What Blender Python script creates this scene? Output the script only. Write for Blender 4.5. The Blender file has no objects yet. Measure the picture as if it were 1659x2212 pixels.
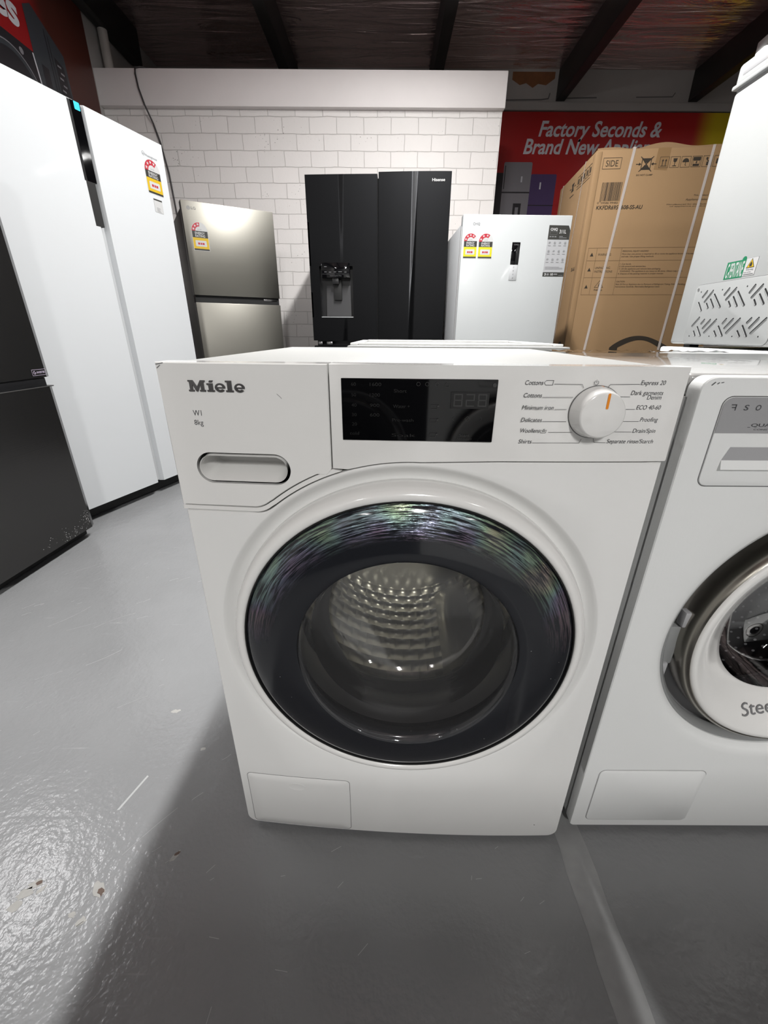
import bpy, bmesh, math, random
from mathutils import Vector, Matrix
random.seed(7)
SC = bpy.context.scene
COL = SC.collection
PI = math.pi

# ------------------------------------------------------------------ camera
CAM_H, PITCH, ROLL = 0.8864, math.radians(23.516), math.radians(0.39)
cd = bpy.data.cameras.new('camera')
cam = bpy.data.objects.new('camera', cd); COL.objects.link(cam)
cd.sensor_fit = 'HORIZONTAL'; cd.sensor_width = 36.0
cd.lens = 889.9 / 1659.0 * 36.0
cd.clip_start = 0.02
_f = Vector((0, math.cos(PITCH), -math.sin(PITCH))); _u = Vector((0, math.sin(PITCH), math.cos(PITCH))); _r = Vector((1, 0, 0))
_rr = math.cos(ROLL) * _r + math.sin(ROLL) * _u; _uu = -math.sin(ROLL) * _r + math.cos(ROLL) * _u
cam.matrix_world = Matrix(((_rr.x, _uu.x, -_f.x, 0), (_rr.y, _uu.y, -_f.y, 0), (_rr.z, _uu.z, -_f.z, CAM_H), (0, 0, 0, 1)))
SC.camera = cam

# ------------------------------------------------------------------ world, exposure
SC.view_settings.view_transform = 'Standard'; SC.view_settings.look = 'None'
SC.view_settings.gamma = 1.0; SC.view_settings.use_curve_mapping = False
SC.view_settings.exposure = 0.0
wd = bpy.data.worlds.new('world'); SC.world = wd; wd.use_nodes = True
wd.node_tree.nodes['Background'].inputs[0].default_value = (0.86, 0.92, 1.0, 1)
wd.node_tree.nodes['Background'].inputs[1].default_value = 0.30

# ------------------------------------------------------------------ lights: LED battens under the roof
BATTENS = [  # x, y, z, length along y, watts, colour, yaw
    (0.24, 1.85, 2.93, 1.2, 146.0, (1.0, 0.99, 0.97), 0.0),
    (0.26, -3.45, 2.93, 1.2, 230.0, (1.0, 0.99, 0.97), 0.0),
    (3.375, 4.08, 2.81, 1.2, 8.0, (1.0, 0.99, 0.97), 84.0),
    (-1.75, -3.30, 2.93, 1.2, 22.0, (1.0, 0.99, 0.97), 0.0),  # added fill batten, also gives side glints on the porthole rim
    (0.24, 3.22, 2.95, 0.6, 15.0, (1.0, 0.985, 0.96), 0.0),  # added batten, only there to brighten the brick partition and lintel
    (2.30, -3.30, 2.93, 1.2, 30.0, (1.0, 0.99, 0.97), 0.0),  # added fill batten, the other side's glints and front fill
]
WALLLAMP = (-2.20, 1.50, 2.24, 0.9, 13.0)
def area(name, loc, sx, sy, power, col, rot):
    l = bpy.data.lights.new(name, 'AREA'); l.shape = 'RECTANGLE'; l.size = sx; l.size_y = sy
    l.energy = power; l.color = col
    o = bpy.data.objects.new(name, l); COL.objects.link(o); o.location = loc; o.rotation_euler = rot
    return o
for (x, y, z, ln, w, c, a) in BATTENS:
    area('batten_light', (x, y, z - 0.004), 0.09, ln, w, c, (0, 0, math.radians(a)))
area('wall_batten_light', (WALLLAMP[0] + 0.045, WALLLAMP[1], WALLLAMP[2]), 0.09, WALLLAMP[3], WALLLAMP[4], (1, 1, 1), (0, math.radians(-62), 0))

# ------------------------------------------------------------------ materials
def nt(name):
    m = bpy.data.materials.new(name); m.use_nodes = True
    return m, m.node_tree.nodes, m.node_tree.links, m.node_tree.nodes['Principled BSDF']
def mat(name, col, rough=0.5, metal=0.0, coat=0.0, spec=0.5, noise=0.0, nscale=40.0, bump=0.0, bscale=200.0, emit=None, aniso=0.0):
    m, N, L, b = nt(name)
    c = tuple(col) + (1,)
    b.inputs['Base Color'].default_value = c; b.inputs['Roughness'].default_value = rough
    b.inputs['Metallic'].default_value = metal; b.inputs['Coat Weight'].default_value = coat
    b.inputs['Coat Roughness'].default_value = 0.06
    b.inputs['Specular IOR Level'].default_value = spec; b.inputs['Anisotropic'].default_value = aniso
    tc = N.new('ShaderNodeTexCoord')
    if noise:
        n = N.new('ShaderNodeTexNoise'); n.inputs['Scale'].default_value = nscale; n.inputs['Detail'].default_value = 5
        L.new(tc.outputs['Object'], n.inputs['Vector'])
        r = N.new('ShaderNodeMapRange'); r.inputs['To Min'].default_value = 1 - noise; r.inputs['To Max'].default_value = 1 + noise
        L.new(n.outputs['Fac'], r.inputs['Value'])
        v = N.new('ShaderNodeMix'); v.data_type = 'RGBA'; v.blend_type = 'MULTIPLY'; v.inputs[0].default_value = 1
        v.inputs[6].default_value = c; L.new(r.outputs['Result'], v.inputs[7]); L.new(v.outputs[2], b.inputs['Base Color'])
    if bump:
        n2 = N.new('ShaderNodeTexNoise'); n2.inputs['Scale'].default_value = bscale; n2.inputs['Detail'].default_value = 3
        L.new(tc.outputs['Object'], n2.inputs['Vector'])
        bp = N.new('ShaderNodeBump'); bp.inputs['Strength'].default_value = bump; bp.inputs['Distance'].default_value = 0.002
        L.new(n2.outputs['Fac'], bp.inputs['Height']); L.new(bp.outputs['Normal'], b.inputs['Normal'])
    if emit:
        b.inputs['Emission Color'].default_value = tuple(emit[:3]) + (1,); b.inputs['Emission Strength'].default_value = emit[3]
    return m
def brushed(name, col, rough, amount=0.15, axis=(3, 3, 260), metal=1.0, aniso=0.0, coat=0.0):
    m = mat(name, col, rough, metal, coat=coat, aniso=aniso); N = m.node_tree.nodes; L = m.node_tree.links; b = N['Principled BSDF']
    tc = N.new('ShaderNodeTexCoord'); mp = N.new('ShaderNodeMapping'); mp.inputs['Scale'].default_value = axis
    n = N.new('ShaderNodeTexNoise'); n.inputs['Scale'].default_value = 1.0; n.inputs['Detail'].default_value = 4
    L.new(tc.outputs['Object'], mp.inputs['Vector']); L.new(mp.outputs['Vector'], n.inputs['Vector'])
    r = N.new('ShaderNodeMapRange'); r.inputs['To Min'].default_value = rough - amount * .5; r.inputs['To Max'].default_value = rough + amount * .5
    L.new(n.outputs['Fac'], r.inputs['Value']); L.new(r.outputs['Result'], b.inputs['Roughness'])
    bp = N.new('ShaderNodeBump'); bp.inputs['Strength'].default_value = 0.12; bp.inputs['Distance'].default_value = 0.0006
    L.new(n.outputs['Fac'], bp.inputs['Height']); L.new(bp.outputs['Normal'], b.inputs['Normal'])
    return m

M = {}
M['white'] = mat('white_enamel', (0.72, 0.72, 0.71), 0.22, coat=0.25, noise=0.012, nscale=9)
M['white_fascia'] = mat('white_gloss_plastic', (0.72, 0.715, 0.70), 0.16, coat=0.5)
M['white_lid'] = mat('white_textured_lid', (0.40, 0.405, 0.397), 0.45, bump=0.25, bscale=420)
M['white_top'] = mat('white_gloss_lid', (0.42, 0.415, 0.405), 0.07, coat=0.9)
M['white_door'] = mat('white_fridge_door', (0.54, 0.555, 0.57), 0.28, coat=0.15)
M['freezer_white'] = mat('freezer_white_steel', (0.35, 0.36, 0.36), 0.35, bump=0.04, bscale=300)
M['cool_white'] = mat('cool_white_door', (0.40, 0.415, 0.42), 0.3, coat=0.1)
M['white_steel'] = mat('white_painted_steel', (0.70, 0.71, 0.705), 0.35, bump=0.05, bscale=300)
M['white_plastic'] = mat('white_plastic', (0.78, 0.78, 0.77), 0.35)
M['grey_side'] = mat('grey_side_paint', (0.42, 0.43, 0.44), 0.4)
M['grey_plastic'] = mat('grey_plastic', (0.22, 0.225, 0.225), 0.4)
M['mid_grey'] = mat('grey_recess_plastic', (0.33, 0.33, 0.34), 0.45)
M['silver'] = mat('silver_panel', (0.38, 0.38, 0.39), 0.35, metal=0.4, noise=0.03, nscale=20)
M['seam'] = mat('seam_dark', (0.10, 0.10, 0.10), 0.6)
M['seam_soft'] = mat('seam_grey', (0.30, 0.30, 0.30), 0.6)
M['black'] = mat('black_plastic', (0.008, 0.008, 0.009), 0.35)
M['black_gap'] = mat('black_gap', (0.004, 0.004, 0.004), 0.7)
M['black_gloss'] = mat('black_glass', (0.002, 0.002, 0.0025), 0.04)
M['ink'] = mat('dark_print', (0.055, 0.055, 0.06), 0.5)
M['ink_faint'] = mat('faint_display_print', (0.0025, 0.0025, 0.0025), 0.4)
M['ink_faint2'] = mat('display_print', (0.028, 0.028, 0.028), 0.4)
M['orange'] = mat('orange_mark', (0.75, 0.24, 0.01), 0.4)
M['chrome'] = mat('chrome_logo', (0.42, 0.41, 0.41), 0.22, metal=1.0)
M['chrome_edge'] = mat('chrome_logo_edge', (0.10, 0.10, 0.10), 0.3, metal=1.0)
M['steel_drum'] = mat('steel_drum_back', (0.74, 0.72, 0.65), 0.30, metal=1.0, bump=0.05, bscale=60)
M['rubber'] = mat('grey_rubber', (0.045, 0.045, 0.047), 0.5)
M['collar'] = mat('grey_bowl_collar', (0.14, 0.14, 0.145), 0.35)
M['inox'] = brushed('brushed_stainless', (0.245, 0.236, 0.21), 0.42, 0.10, (2, 2, 300))
M['black_steel'] = brushed('black_stainless', (0.010, 0.0103, 0.0113), 0.42, 0.06, (2, 2, 300), metal=0.9, aniso=0.0)
M['black_steel_side'] = mat('black_steel_edge', (0.05, 0.05, 0.052), 0.4, metal=0.5)
M['dark_steel'] = brushed('dark_stainless', (0.075, 0.073, 0.072), 0.22, 0.06, (2, 2, 300), metal=0.85)
M['fridge_side'] = mat('charcoal_cabinet', (0.052, 0.051, 0.050), 0.45)
M['card'] = mat('corrugated_cardboard', (0.245, 0.155, 0.080), 0.75, noise=0.06, nscale=6, spec=0.2)
M['card_top'] = mat('cardboard_flap', (0.24, 0.15, 0.08), 0.8, spec=0.2)
M['card_ink'] = mat('cardboard_print', (0.030, 0.024, 0.018), 0.7, spec=0.2)
M['card_ink_soft'] = mat('cardboard_line_print', (0.11, 0.068, 0.035), 0.7, spec=0.2)
M['strap'] = mat('white_strap', (0.72, 0.66, 0.62), 0.4)
M['tape_brown'] = mat('packing_tape', (0.22, 0.135, 0.065), 0.25)
M['lintel'] = mat('painted_concrete', (0.86, 0.82, 0.815), 0.7, noise=0.05, nscale=4, bump=0.2, bscale=60)
M['plaster'] = mat('grey_plaster', (0.36, 0.345, 0.33), 0.85, noise=0.12, nscale=3, bump=0.3, bscale=30)
M['plaster_left'] = mat('dusty_plaster', (0.42, 0.41, 0.40), 0.85, noise=0.15, nscale=2.5, bump=0.3, bscale=30)
M['plaster_dim'] = mat('shop_wall_paint', (0.07, 0.07, 0.07), 0.8, noise=0.1, nscale=3)
M['beam'] = mat('black_beam_paint', (0.012, 0.011, 0.011), 0.55)
M['beam_side'] = mat('dark_beam_paint', (0.02, 0.018, 0.018), 0.6)
M['rust'] = mat('rust_stain', (0.20, 0.085, 0.035), 0.9, noise=0.3, nscale=20)
M['red'] = mat('banner_red', (0.30, 0.012, 0.012), 0.32)
M['letter'] = mat('banner_letter', (0.62, 0.62, 0.66), 0.4)
M['ban_black'] = mat('banner_black', (0.022, 0.020, 0.024), 0.32)
M['ban_grey'] = mat('banner_grey_print', (0.23, 0.22, 0.24), 0.32)
M['ban_dark'] = mat('banner_charcoal_print', (0.045, 0.05, 0.058), 0.32)
M['ban_purple'] = mat('banner_purple_print', (0.075, 0.045, 0.13), 0.32)
M['ban_brown'] = mat('banner_brown_print', (0.085, 0.022, 0.014), 0.32)
M['st_white'] = mat('sticker_white', (0.45, 0.45, 0.45), 0.35)
M['st_red'] = mat('sticker_red', (0.36, 0.015, 0.03), 0.4)
M['st_black'] = mat('sticker_black', (0.025, 0.025, 0.022), 0.4)
M['st_yellow'] = mat('sticker_yellow', (0.50, 0.33, 0.01), 0.4)
M['st_lemon'] = mat('sticker_lemon', (0.50, 0.46, 0.01), 0.4)
M['st_green'] = mat('sticker_green', (0.006, 0.16, 0.07), 0.4)
M['st_grey'] = mat('sticker_grey', (0.34, 0.345, 0.355), 0.4)
M['ink_grey'] = mat('grey_print', (0.17, 0.17, 0.175), 0.5)
M['blue'] = mat('blue_tape', (0.02, 0.45, 0.62), 0.4)
M['lampbody'] = mat('lamp_housing', (0.7, 0.7, 0.7), 0.4)
M['lamp_on'] = mat('lit_diffuser', (0.9, 0.9, 0.9), 0.4, emit=(1, 0.99, 0.97, 14))
M['pipe'] = mat('painted_pipe', (0.50, 0.48, 0.45), 0.5)
M['cable'] = mat('black_cable', (0.02, 0.015, 0.018), 0.5)
M['chip'] = mat('bare_concrete_chip', (0.36, 0.355, 0.34), 0.8, noise=0.15, nscale=60)
M['chip_dark'] = mat('rust_chip', (0.12, 0.085, 0.07), 0.9, noise=0.3, nscale=200)
M['scratch'] = mat('scratch_mark', (0.40, 0.41, 0.41), 0.5)
M['tape_floor'] = mat('worn_floor_tape', (0.30, 0.305, 0.305), 0.38, noise=0.25, nscale=28)
M['scuff'] = mat('pale_scuff', (0.62, 0.62, 0.62), 0.5)

# brick wall ---------------------------------------------------------------
def brick_material():
    m, N, L, b = nt('painted_brick')
    b.inputs['Roughness'].default_value = 0.62
    tc = N.new('ShaderNodeTexCoord'); sp = N.new('ShaderNodeSeparateXYZ'); L.new(tc.outputs['Object'], sp.inputs[0])
    ax = N.new('ShaderNodeMath'); ax.operation = 'ADD'; ax.inputs[1].default_value = 10 * 0.2205 + 0.184 - 0.0
    az = N.new('ShaderNodeMath'); az.operation = 'ADD'; az.inputs[1].default_value = -2.256 + 22 * 0.1085
    L.new(sp.outputs['X'], ax.inputs[0]); L.new(sp.outputs['Z'], az.inputs[0])
    # tiny wobble so joints are not ruler straight
    wn = N.new('ShaderNodeTexNoise'); wn.inputs['Scale'].default_value = 9; L.new(tc.outputs['Object'], wn.inputs['Vector'])
    wr = N.new('ShaderNodeMapRange'); wr.inputs['To Min'].default_value = -0.006; wr.inputs['To Max'].default_value = 0.006; L.new(wn.outputs['Fac'], wr.inputs['Value'])
    a2 = N.new('ShaderNodeMath'); L.new(ax.outputs[0], a2.inputs[0]); L.new(wr.outputs['Result'], a2.inputs[1])
    a3 = N.new('ShaderNodeMath'); L.new(az.outputs[0], a3.inputs[0]); L.new(wr.outputs['Result'], a3.inputs[1])
    cb = N.new('ShaderNodeCombineXYZ'); L.new(a2.outputs[0], cb.inputs['X']); L.new(a3.outputs[0], cb.inputs['Y'])
    br = N.new('ShaderNodeTexBrick'); L.new(cb.outputs[0], br.inputs['Vector'])
    br.inputs['Scale'].default_value = 1.0; br.inputs['Brick Width'].default_value = 0.2205; br.inputs['Row Height'].default_value = 0.1085
    br.inputs['Mortar Size'].default_value = 0.0032; br.inputs['Mortar Smooth'].default_value = 0.5
    br.inputs['Color1'].default_value = (0.80, 0.77, 0.755, 1); br.inputs['Color2'].default_value = (0.76, 0.735, 0.72, 1); br.inputs['Mortar'].default_value = (0.64, 0.615, 0.60, 1)
    # little pits in the paint
    vo = N.new('ShaderNodeTexVoronoi'); vo.inputs['Scale'].default_value = 42; L.new(tc.outputs['Object'], vo.inputs['Vector'])
    pn = N.new('ShaderNodeTexNoise'); pn.inputs['Scale'].default_value = 5; L.new(tc.outputs['Object'], pn.inputs['Vector'])
    pr = N.new('ShaderNodeMapRange'); pr.inputs['From Min'].default_value = 0.45; pr.inputs['From Max'].default_value = 0.75; pr.inputs['To Min'].default_value = 0.0; pr.inputs['To Max'].default_value = 0.16
    L.new(pn.outputs['Fac'], pr.inputs['Value'])
    lt = N.new('ShaderNodeMath'); lt.operation = 'LESS_THAN'; L.new(vo.outputs['Distance'], lt.inputs[0]); L.new(pr.outputs['Result'], lt.inputs[1])
    mx = N.new('ShaderNodeMix'); mx.data_type = 'RGBA'; L.new(lt.outputs[0], mx.inputs[0]); L.new(br.outputs['Color'], mx.inputs[6]); mx.inputs[7].default_value = (0.30, 0.285, 0.275, 1)
    L.new(mx.outputs[2], b.inputs['Base Color'])
    inv = N.new('ShaderNodeMath'); inv.operation = 'SUBTRACT'; inv.inputs[0].default_value = 1; L.new(br.outputs['Fac'], inv.inputs[1])
    fn = N.new('ShaderNodeTexNoise'); fn.inputs['Scale'].default_value = 55; L.new(tc.outputs['Object'], fn.inputs['Vector'])
    fm = N.new('ShaderNodeMath'); fm.operation = 'MULTIPLY_ADD'; fm.inputs[1].default_value = 0.25; L.new(fn.outputs['Fac'], fm.inputs[0]); L.new(inv.outputs[0], fm.inputs[2])
    bp = N.new('ShaderNodeBump'); bp.inputs['Strength'].default_value = 0.8; bp.inputs['Distance'].default_value = 0.006
    L.new(fm.outputs[0], bp.inputs['Height']); L.new(bp.outputs['Normal'], b.inputs['Normal'])
    return m
M['brick'] = brick_material()

def floor_material():
    m, N, L, b = nt('grey_floor_paint')
    tc = N.new('ShaderNodeTexCoord')
    n1 = N.new('ShaderNodeTexNoise'); n1.inputs['Scale'].default_value = 2.2; n1.inputs['Detail'].default_value = 6; L.new(tc.outputs['Object'], n1.inputs['Vector'])
    r1 = N.new('ShaderNodeValToRGB'); L.new(n1.outputs['Fac'], r1.inputs['Fac'])
    r1.color_ramp.elements[0].position = 0.3; r1.color_ramp.elements[0].color = (0.215, 0.219, 0.224, 1)
    r1.color_ramp.elements[1].position = 0.7; r1.color_ramp.elements[1].color = (0.255, 0.260, 0.266, 1)
    # fine directional scuffs
    mp = N.new('ShaderNodeMapping'); mp.inputs['Rotation'].default_value = (0, 0, math.radians(-38)); mp.inputs['Scale'].default_value = (5, 70, 1)
    L.new(tc.outputs['Object'], mp.inputs['Vector'])
    n2 = N.new('ShaderNodeTexNoise'); n2.inputs['Scale'].default_value = 1; n2.inputs['Detail'].default_value = 3; n2.inputs['Distortion'].default_value = 0.4; L.new(mp.outputs['Vector'], n2.inputs['Vector'])
    r2 = N.new('ShaderNodeMapRange'); r2.inputs['From Min'].default_value = 0.66; r2.inputs['From Max'].default_value = 0.78; L.new(n2.outputs['Fac'], r2.inputs['Value'])
    n3 = N.new('ShaderNodeTexNoise'); n3.inputs['Scale'].default_value = 6; n3.inputs['Detail'].default_value = 4; L.new(tc.outputs['Object'], n3.inputs['Vector'])
    r3 = N.new('ShaderNodeMapRange'); r3.inputs['From Min'].default_value = 0.5; r3.inputs['From Max'].default_value = 0.68; r3.inputs['To Max'].default_value = 0.55; L.new(n3.outputs['Fac'], r3.inputs['Value'])
    mu = N.new('ShaderNodeMath'); mu.operation = 'MULTIPLY'; L.new(r2.outputs['Result'], mu.inputs[0]); L.new(r3.outputs['Result'], mu.inputs[1])
    mx = N.new('ShaderNodeMix'); mx.data_type = 'RGBA'; L.new(mu.outputs[0], mx.inputs[0]); L.new(r1.outputs['Color'], mx.inputs[6]); mx.inputs[7].default_value = (0.42, 0.43, 0.43, 1)
    L.new(mx.outputs[2], b.inputs['Base Color'])
    rr = N.new('ShaderNodeMapRange'); rr.inputs['To Min'].default_value = 0.12; rr.inputs['To Max'].default_value = 0.27; L.new(n3.outputs['Fac'], rr.inputs['Value']); L.new(rr.outputs['Result'], b.inputs['Roughness'])
    # orange-peel roller texture
    n4 = N.new('ShaderNodeTexNoise'); n4.inputs['Scale'].default_value = 95; n4.inputs['Detail'].default_value = 2; L.new(tc.outputs['Object'], n4.inputs['Vector'])
    n5 = N.new('ShaderNodeTexNoise'); n5.inputs['Scale'].default_value = 26; n5.inputs['Detail'].default_value = 3; L.new(tc.outputs['Object'], n5.inputs['Vector'])
    ad = N.new('ShaderNodeMath'); ad.operation = 'MULTIPLY_ADD'; ad.inputs[1].default_value = 1.6; L.new(n5.outputs['Fac'], ad.inputs[0]); L.new(n4.outputs['Fac'], ad.inputs[2])
    bp = N.new('ShaderNodeBump'); bp.inputs['Strength'].default_value = 0.42; bp.inputs['Distance'].default_value = 0.0022
    L.new(ad.outputs[0], bp.inputs['Height']); L.new(bp.outputs['Normal'], b.inputs['Normal'])
    return m
M['floor'] = floor_material()

def foil_material():
    m, N, L, b = nt('sagging_foil_insulation')
    b.inputs['Metallic'].default_value = 0.8; b.inputs['Roughness'].default_value = 0.22
    b.inputs['Base Color'].default_value = (0.80, 0.64, 0.62, 1)  # reddish tint puts the red banner's reflection into the foil colour
    tc = N.new('ShaderNodeTexCoord'); mp = N.new('ShaderNodeMapping'); mp.inputs['Scale'].default_value = (1.3, 9, 1); L.new(tc.outputs['Object'], mp.inputs['Vector'])
    n = N.new('ShaderNodeTexNoise'); n.inputs['Scale'].default_value = 1; n.inputs['Detail'].default_value = 5; n.inputs['Distortion'].default_value = 1.2; L.new(mp.outputs['Vector'], n.inputs['Vector'])
    bp = N.new('ShaderNodeBump'); bp.inputs['Strength'].default_value = 1.0; bp.inputs['Distance'].default_value = 0.06
    L.new(n.outputs['Fac'], bp.inputs['Height']); L.new(bp.outputs['Normal'], b.inputs['Normal'])
    return m
M['foil'] = foil_material()

def door_glass_material():
    # tinted black annulus of the porthole with circumferential rub marks and painted rainbow glints
    m, N, L, b = nt('dark_porthole_glass')
    b.inputs['Base Color'].default_value = (0.010, 0.011, 0.013, 1); b.inputs['Roughness'].default_value = 0.10
    b.inputs['Coat Weight'].default_value = 0.2
    tc = N.new('ShaderNodeTexCoord'); sp = N.new('ShaderNodeSeparateXYZ'); L.new(tc.outputs['Object'], sp.inputs[0])
    cx = N.new('ShaderNodeMath'); cx.operation = 'SUBTRACT'; cx.inputs[1].default_value = 0.298; L.new(sp.outputs['X'], cx.inputs[0])
    cz = N.new('ShaderNodeMath'); cz.operation = 'SUBTRACT'; cz.inputs[1].default_value = 0.4665; L.new(sp.outputs['Z'], cz.inputs[0])
    an = N.new('ShaderNodeMath'); an.operation = 'ARCTAN2'; L.new(cz.outputs[0], an.inputs[0]); L.new(cx.outputs[0], an.inputs[1])
    cv = N.new('ShaderNodeCombineXYZ'); L.new(cx.outputs[0], cv.inputs['X']); L.new(cz.outputs[0], cv.inputs['Y'])
    ln = N.new('ShaderNodeVectorMath'); ln.operation = 'LENGTH'; L.new(cv.outputs[0], ln.inputs[0])
    ra = N.new('ShaderNodeMath'); ra.operation = 'MULTIPLY'; ra.inputs[1].default_value = 420; L.new(ln.outputs['Value'], ra.inputs[0])
    aa = N.new('ShaderNodeMath'); aa.operation = 'MULTIPLY'; aa.inputs[1].default_value = 5; L.new(an.outputs[0], aa.inputs[0])
    pv = N.new('ShaderNodeCombineXYZ'); L.new(ra.outputs[0], pv.inputs['X']); L.new(aa.outputs[0], pv.inputs['Y'])
    n = N.new('ShaderNodeTexNoise'); n.inputs['Scale'].default_value = 1; n.inputs['Detail'].default_value = 3; n.inputs['Distortion'].default_value = 0.3; L.new(pv.outputs[0], n.inputs['Vector'])
    bp = N.new('ShaderNodeBump'); bp.inputs['Strength'].default_value = 1.0; bp.inputs['Distance'].default_value = 0.0030
    L.new(n.outputs['Fac'], bp.inputs['Height'])
    # rub marks near the rim: a separate scratched lobe, its rainbow glint colour painted from noise
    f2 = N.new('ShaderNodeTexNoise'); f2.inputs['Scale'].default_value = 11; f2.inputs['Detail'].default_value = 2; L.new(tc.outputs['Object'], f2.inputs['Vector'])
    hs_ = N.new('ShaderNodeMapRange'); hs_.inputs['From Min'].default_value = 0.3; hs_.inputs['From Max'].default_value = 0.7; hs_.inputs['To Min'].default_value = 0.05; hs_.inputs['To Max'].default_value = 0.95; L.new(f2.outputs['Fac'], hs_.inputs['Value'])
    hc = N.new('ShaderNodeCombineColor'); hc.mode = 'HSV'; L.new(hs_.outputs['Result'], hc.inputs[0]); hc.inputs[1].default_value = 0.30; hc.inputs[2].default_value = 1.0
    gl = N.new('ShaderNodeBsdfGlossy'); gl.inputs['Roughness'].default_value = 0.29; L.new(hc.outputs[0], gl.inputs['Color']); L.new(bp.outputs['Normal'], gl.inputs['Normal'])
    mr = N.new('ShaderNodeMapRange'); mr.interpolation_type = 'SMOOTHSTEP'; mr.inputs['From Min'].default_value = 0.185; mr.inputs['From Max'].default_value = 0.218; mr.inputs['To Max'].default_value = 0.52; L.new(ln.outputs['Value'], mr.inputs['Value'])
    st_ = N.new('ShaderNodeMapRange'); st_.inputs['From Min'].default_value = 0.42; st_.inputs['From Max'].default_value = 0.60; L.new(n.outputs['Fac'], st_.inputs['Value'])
    up_ = N.new('ShaderNodeMapRange'); up_.interpolation_type = 'SMOOTHSTEP'; up_.inputs['From Min'].default_value = -0.01; up_.inputs['From Max'].default_value = 0.14; L.new(cz.outputs[0], up_.inputs['Value'])  # limits the rainbow glints to the upper arc where lamps catch it
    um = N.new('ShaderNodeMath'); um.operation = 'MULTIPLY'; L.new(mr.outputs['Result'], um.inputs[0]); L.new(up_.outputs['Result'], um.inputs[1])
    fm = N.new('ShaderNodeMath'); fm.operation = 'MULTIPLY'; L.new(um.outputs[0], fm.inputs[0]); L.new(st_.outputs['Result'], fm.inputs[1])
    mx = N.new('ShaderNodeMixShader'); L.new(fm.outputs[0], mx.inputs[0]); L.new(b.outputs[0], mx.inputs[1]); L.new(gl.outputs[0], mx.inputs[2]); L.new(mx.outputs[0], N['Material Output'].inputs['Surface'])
    # fine dust specks
    vo = N.new('ShaderNodeTexVoronoi'); vo.inputs['Scale'].default_value = 55; L.new(tc.outputs['Object'], vo.inputs['Vector'])
    lt = N.new('ShaderNodeMath'); lt.operation = 'LESS_THAN'; lt.inputs[1].default_value = 0.035; L.new(vo.outputs['Distance'], lt.inputs[0])
    dm = N.new('ShaderNodeMix'); dm.data_type = 'RGBA'; L.new(lt.outputs[0], dm.inputs[0]); dm.inputs[6].default_value = (0.012, 0.013, 0.016, 1); dm.inputs[7].default_value = (0.25, 0.25, 0.25, 1); L.new(dm.outputs[2], b.inputs['Base Color'])
    return m
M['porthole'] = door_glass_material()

def thin_glass(name, tint, refl_rough=0.03, boost=1.0, haze=0.0):
    m = bpy.data.materials.new(name); m.use_nodes = True; N = m.node_tree.nodes; L = m.node_tree.links
    N.remove(N['Principled BSDF']); out = N['Material Output']
    t = N.new('ShaderNodeBsdfTransparent'); t.inputs['Color'].default_value = tuple(tint) + (1,)
    g = N.new('ShaderNodeBsdfGlossy'); g.inputs['Roughness'].default_value = refl_rough
    fr = N.new('ShaderNodeFresnel'); fr.inputs['IOR'].default_value = 1.5
    mu = N.new('ShaderNodeMath'); mu.operation = 'MULTIPLY'; mu.use_clamp = True; mu.inputs[1].default_value = boost; L.new(fr.outputs[0], mu.inputs[0])
    mx = N.new('ShaderNodeMixShader'); L.new(mu.outputs[0], mx.inputs[0]); L.new(t.outputs[0], mx.inputs[1]); L.new(g.outputs[0], mx.inputs[2])
    if haze:
        df = N.new('ShaderNodeBsdfDiffuse'); df.inputs['Color'].default_value = (0.75, 0.75, 0.77, 1)
        m2 = N.new('ShaderNodeMixShader'); m2.inputs[0].default_value = haze; L.new(mx.outputs[0], m2.inputs[1]); L.new(df.outputs[0], m2.inputs[2]); mx = m2
    L.new(mx.outputs[0], out.inputs['Surface'])
    return m
M['bowl'] = thin_glass('clear_bowl_glass', (0.95, 0.95, 0.94), 0.05, 1.5, 0.03)
M['film'] = thin_glass('clear_plastic_film', (0.85, 0.85, 0.85), 0.08, 2.0)

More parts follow.
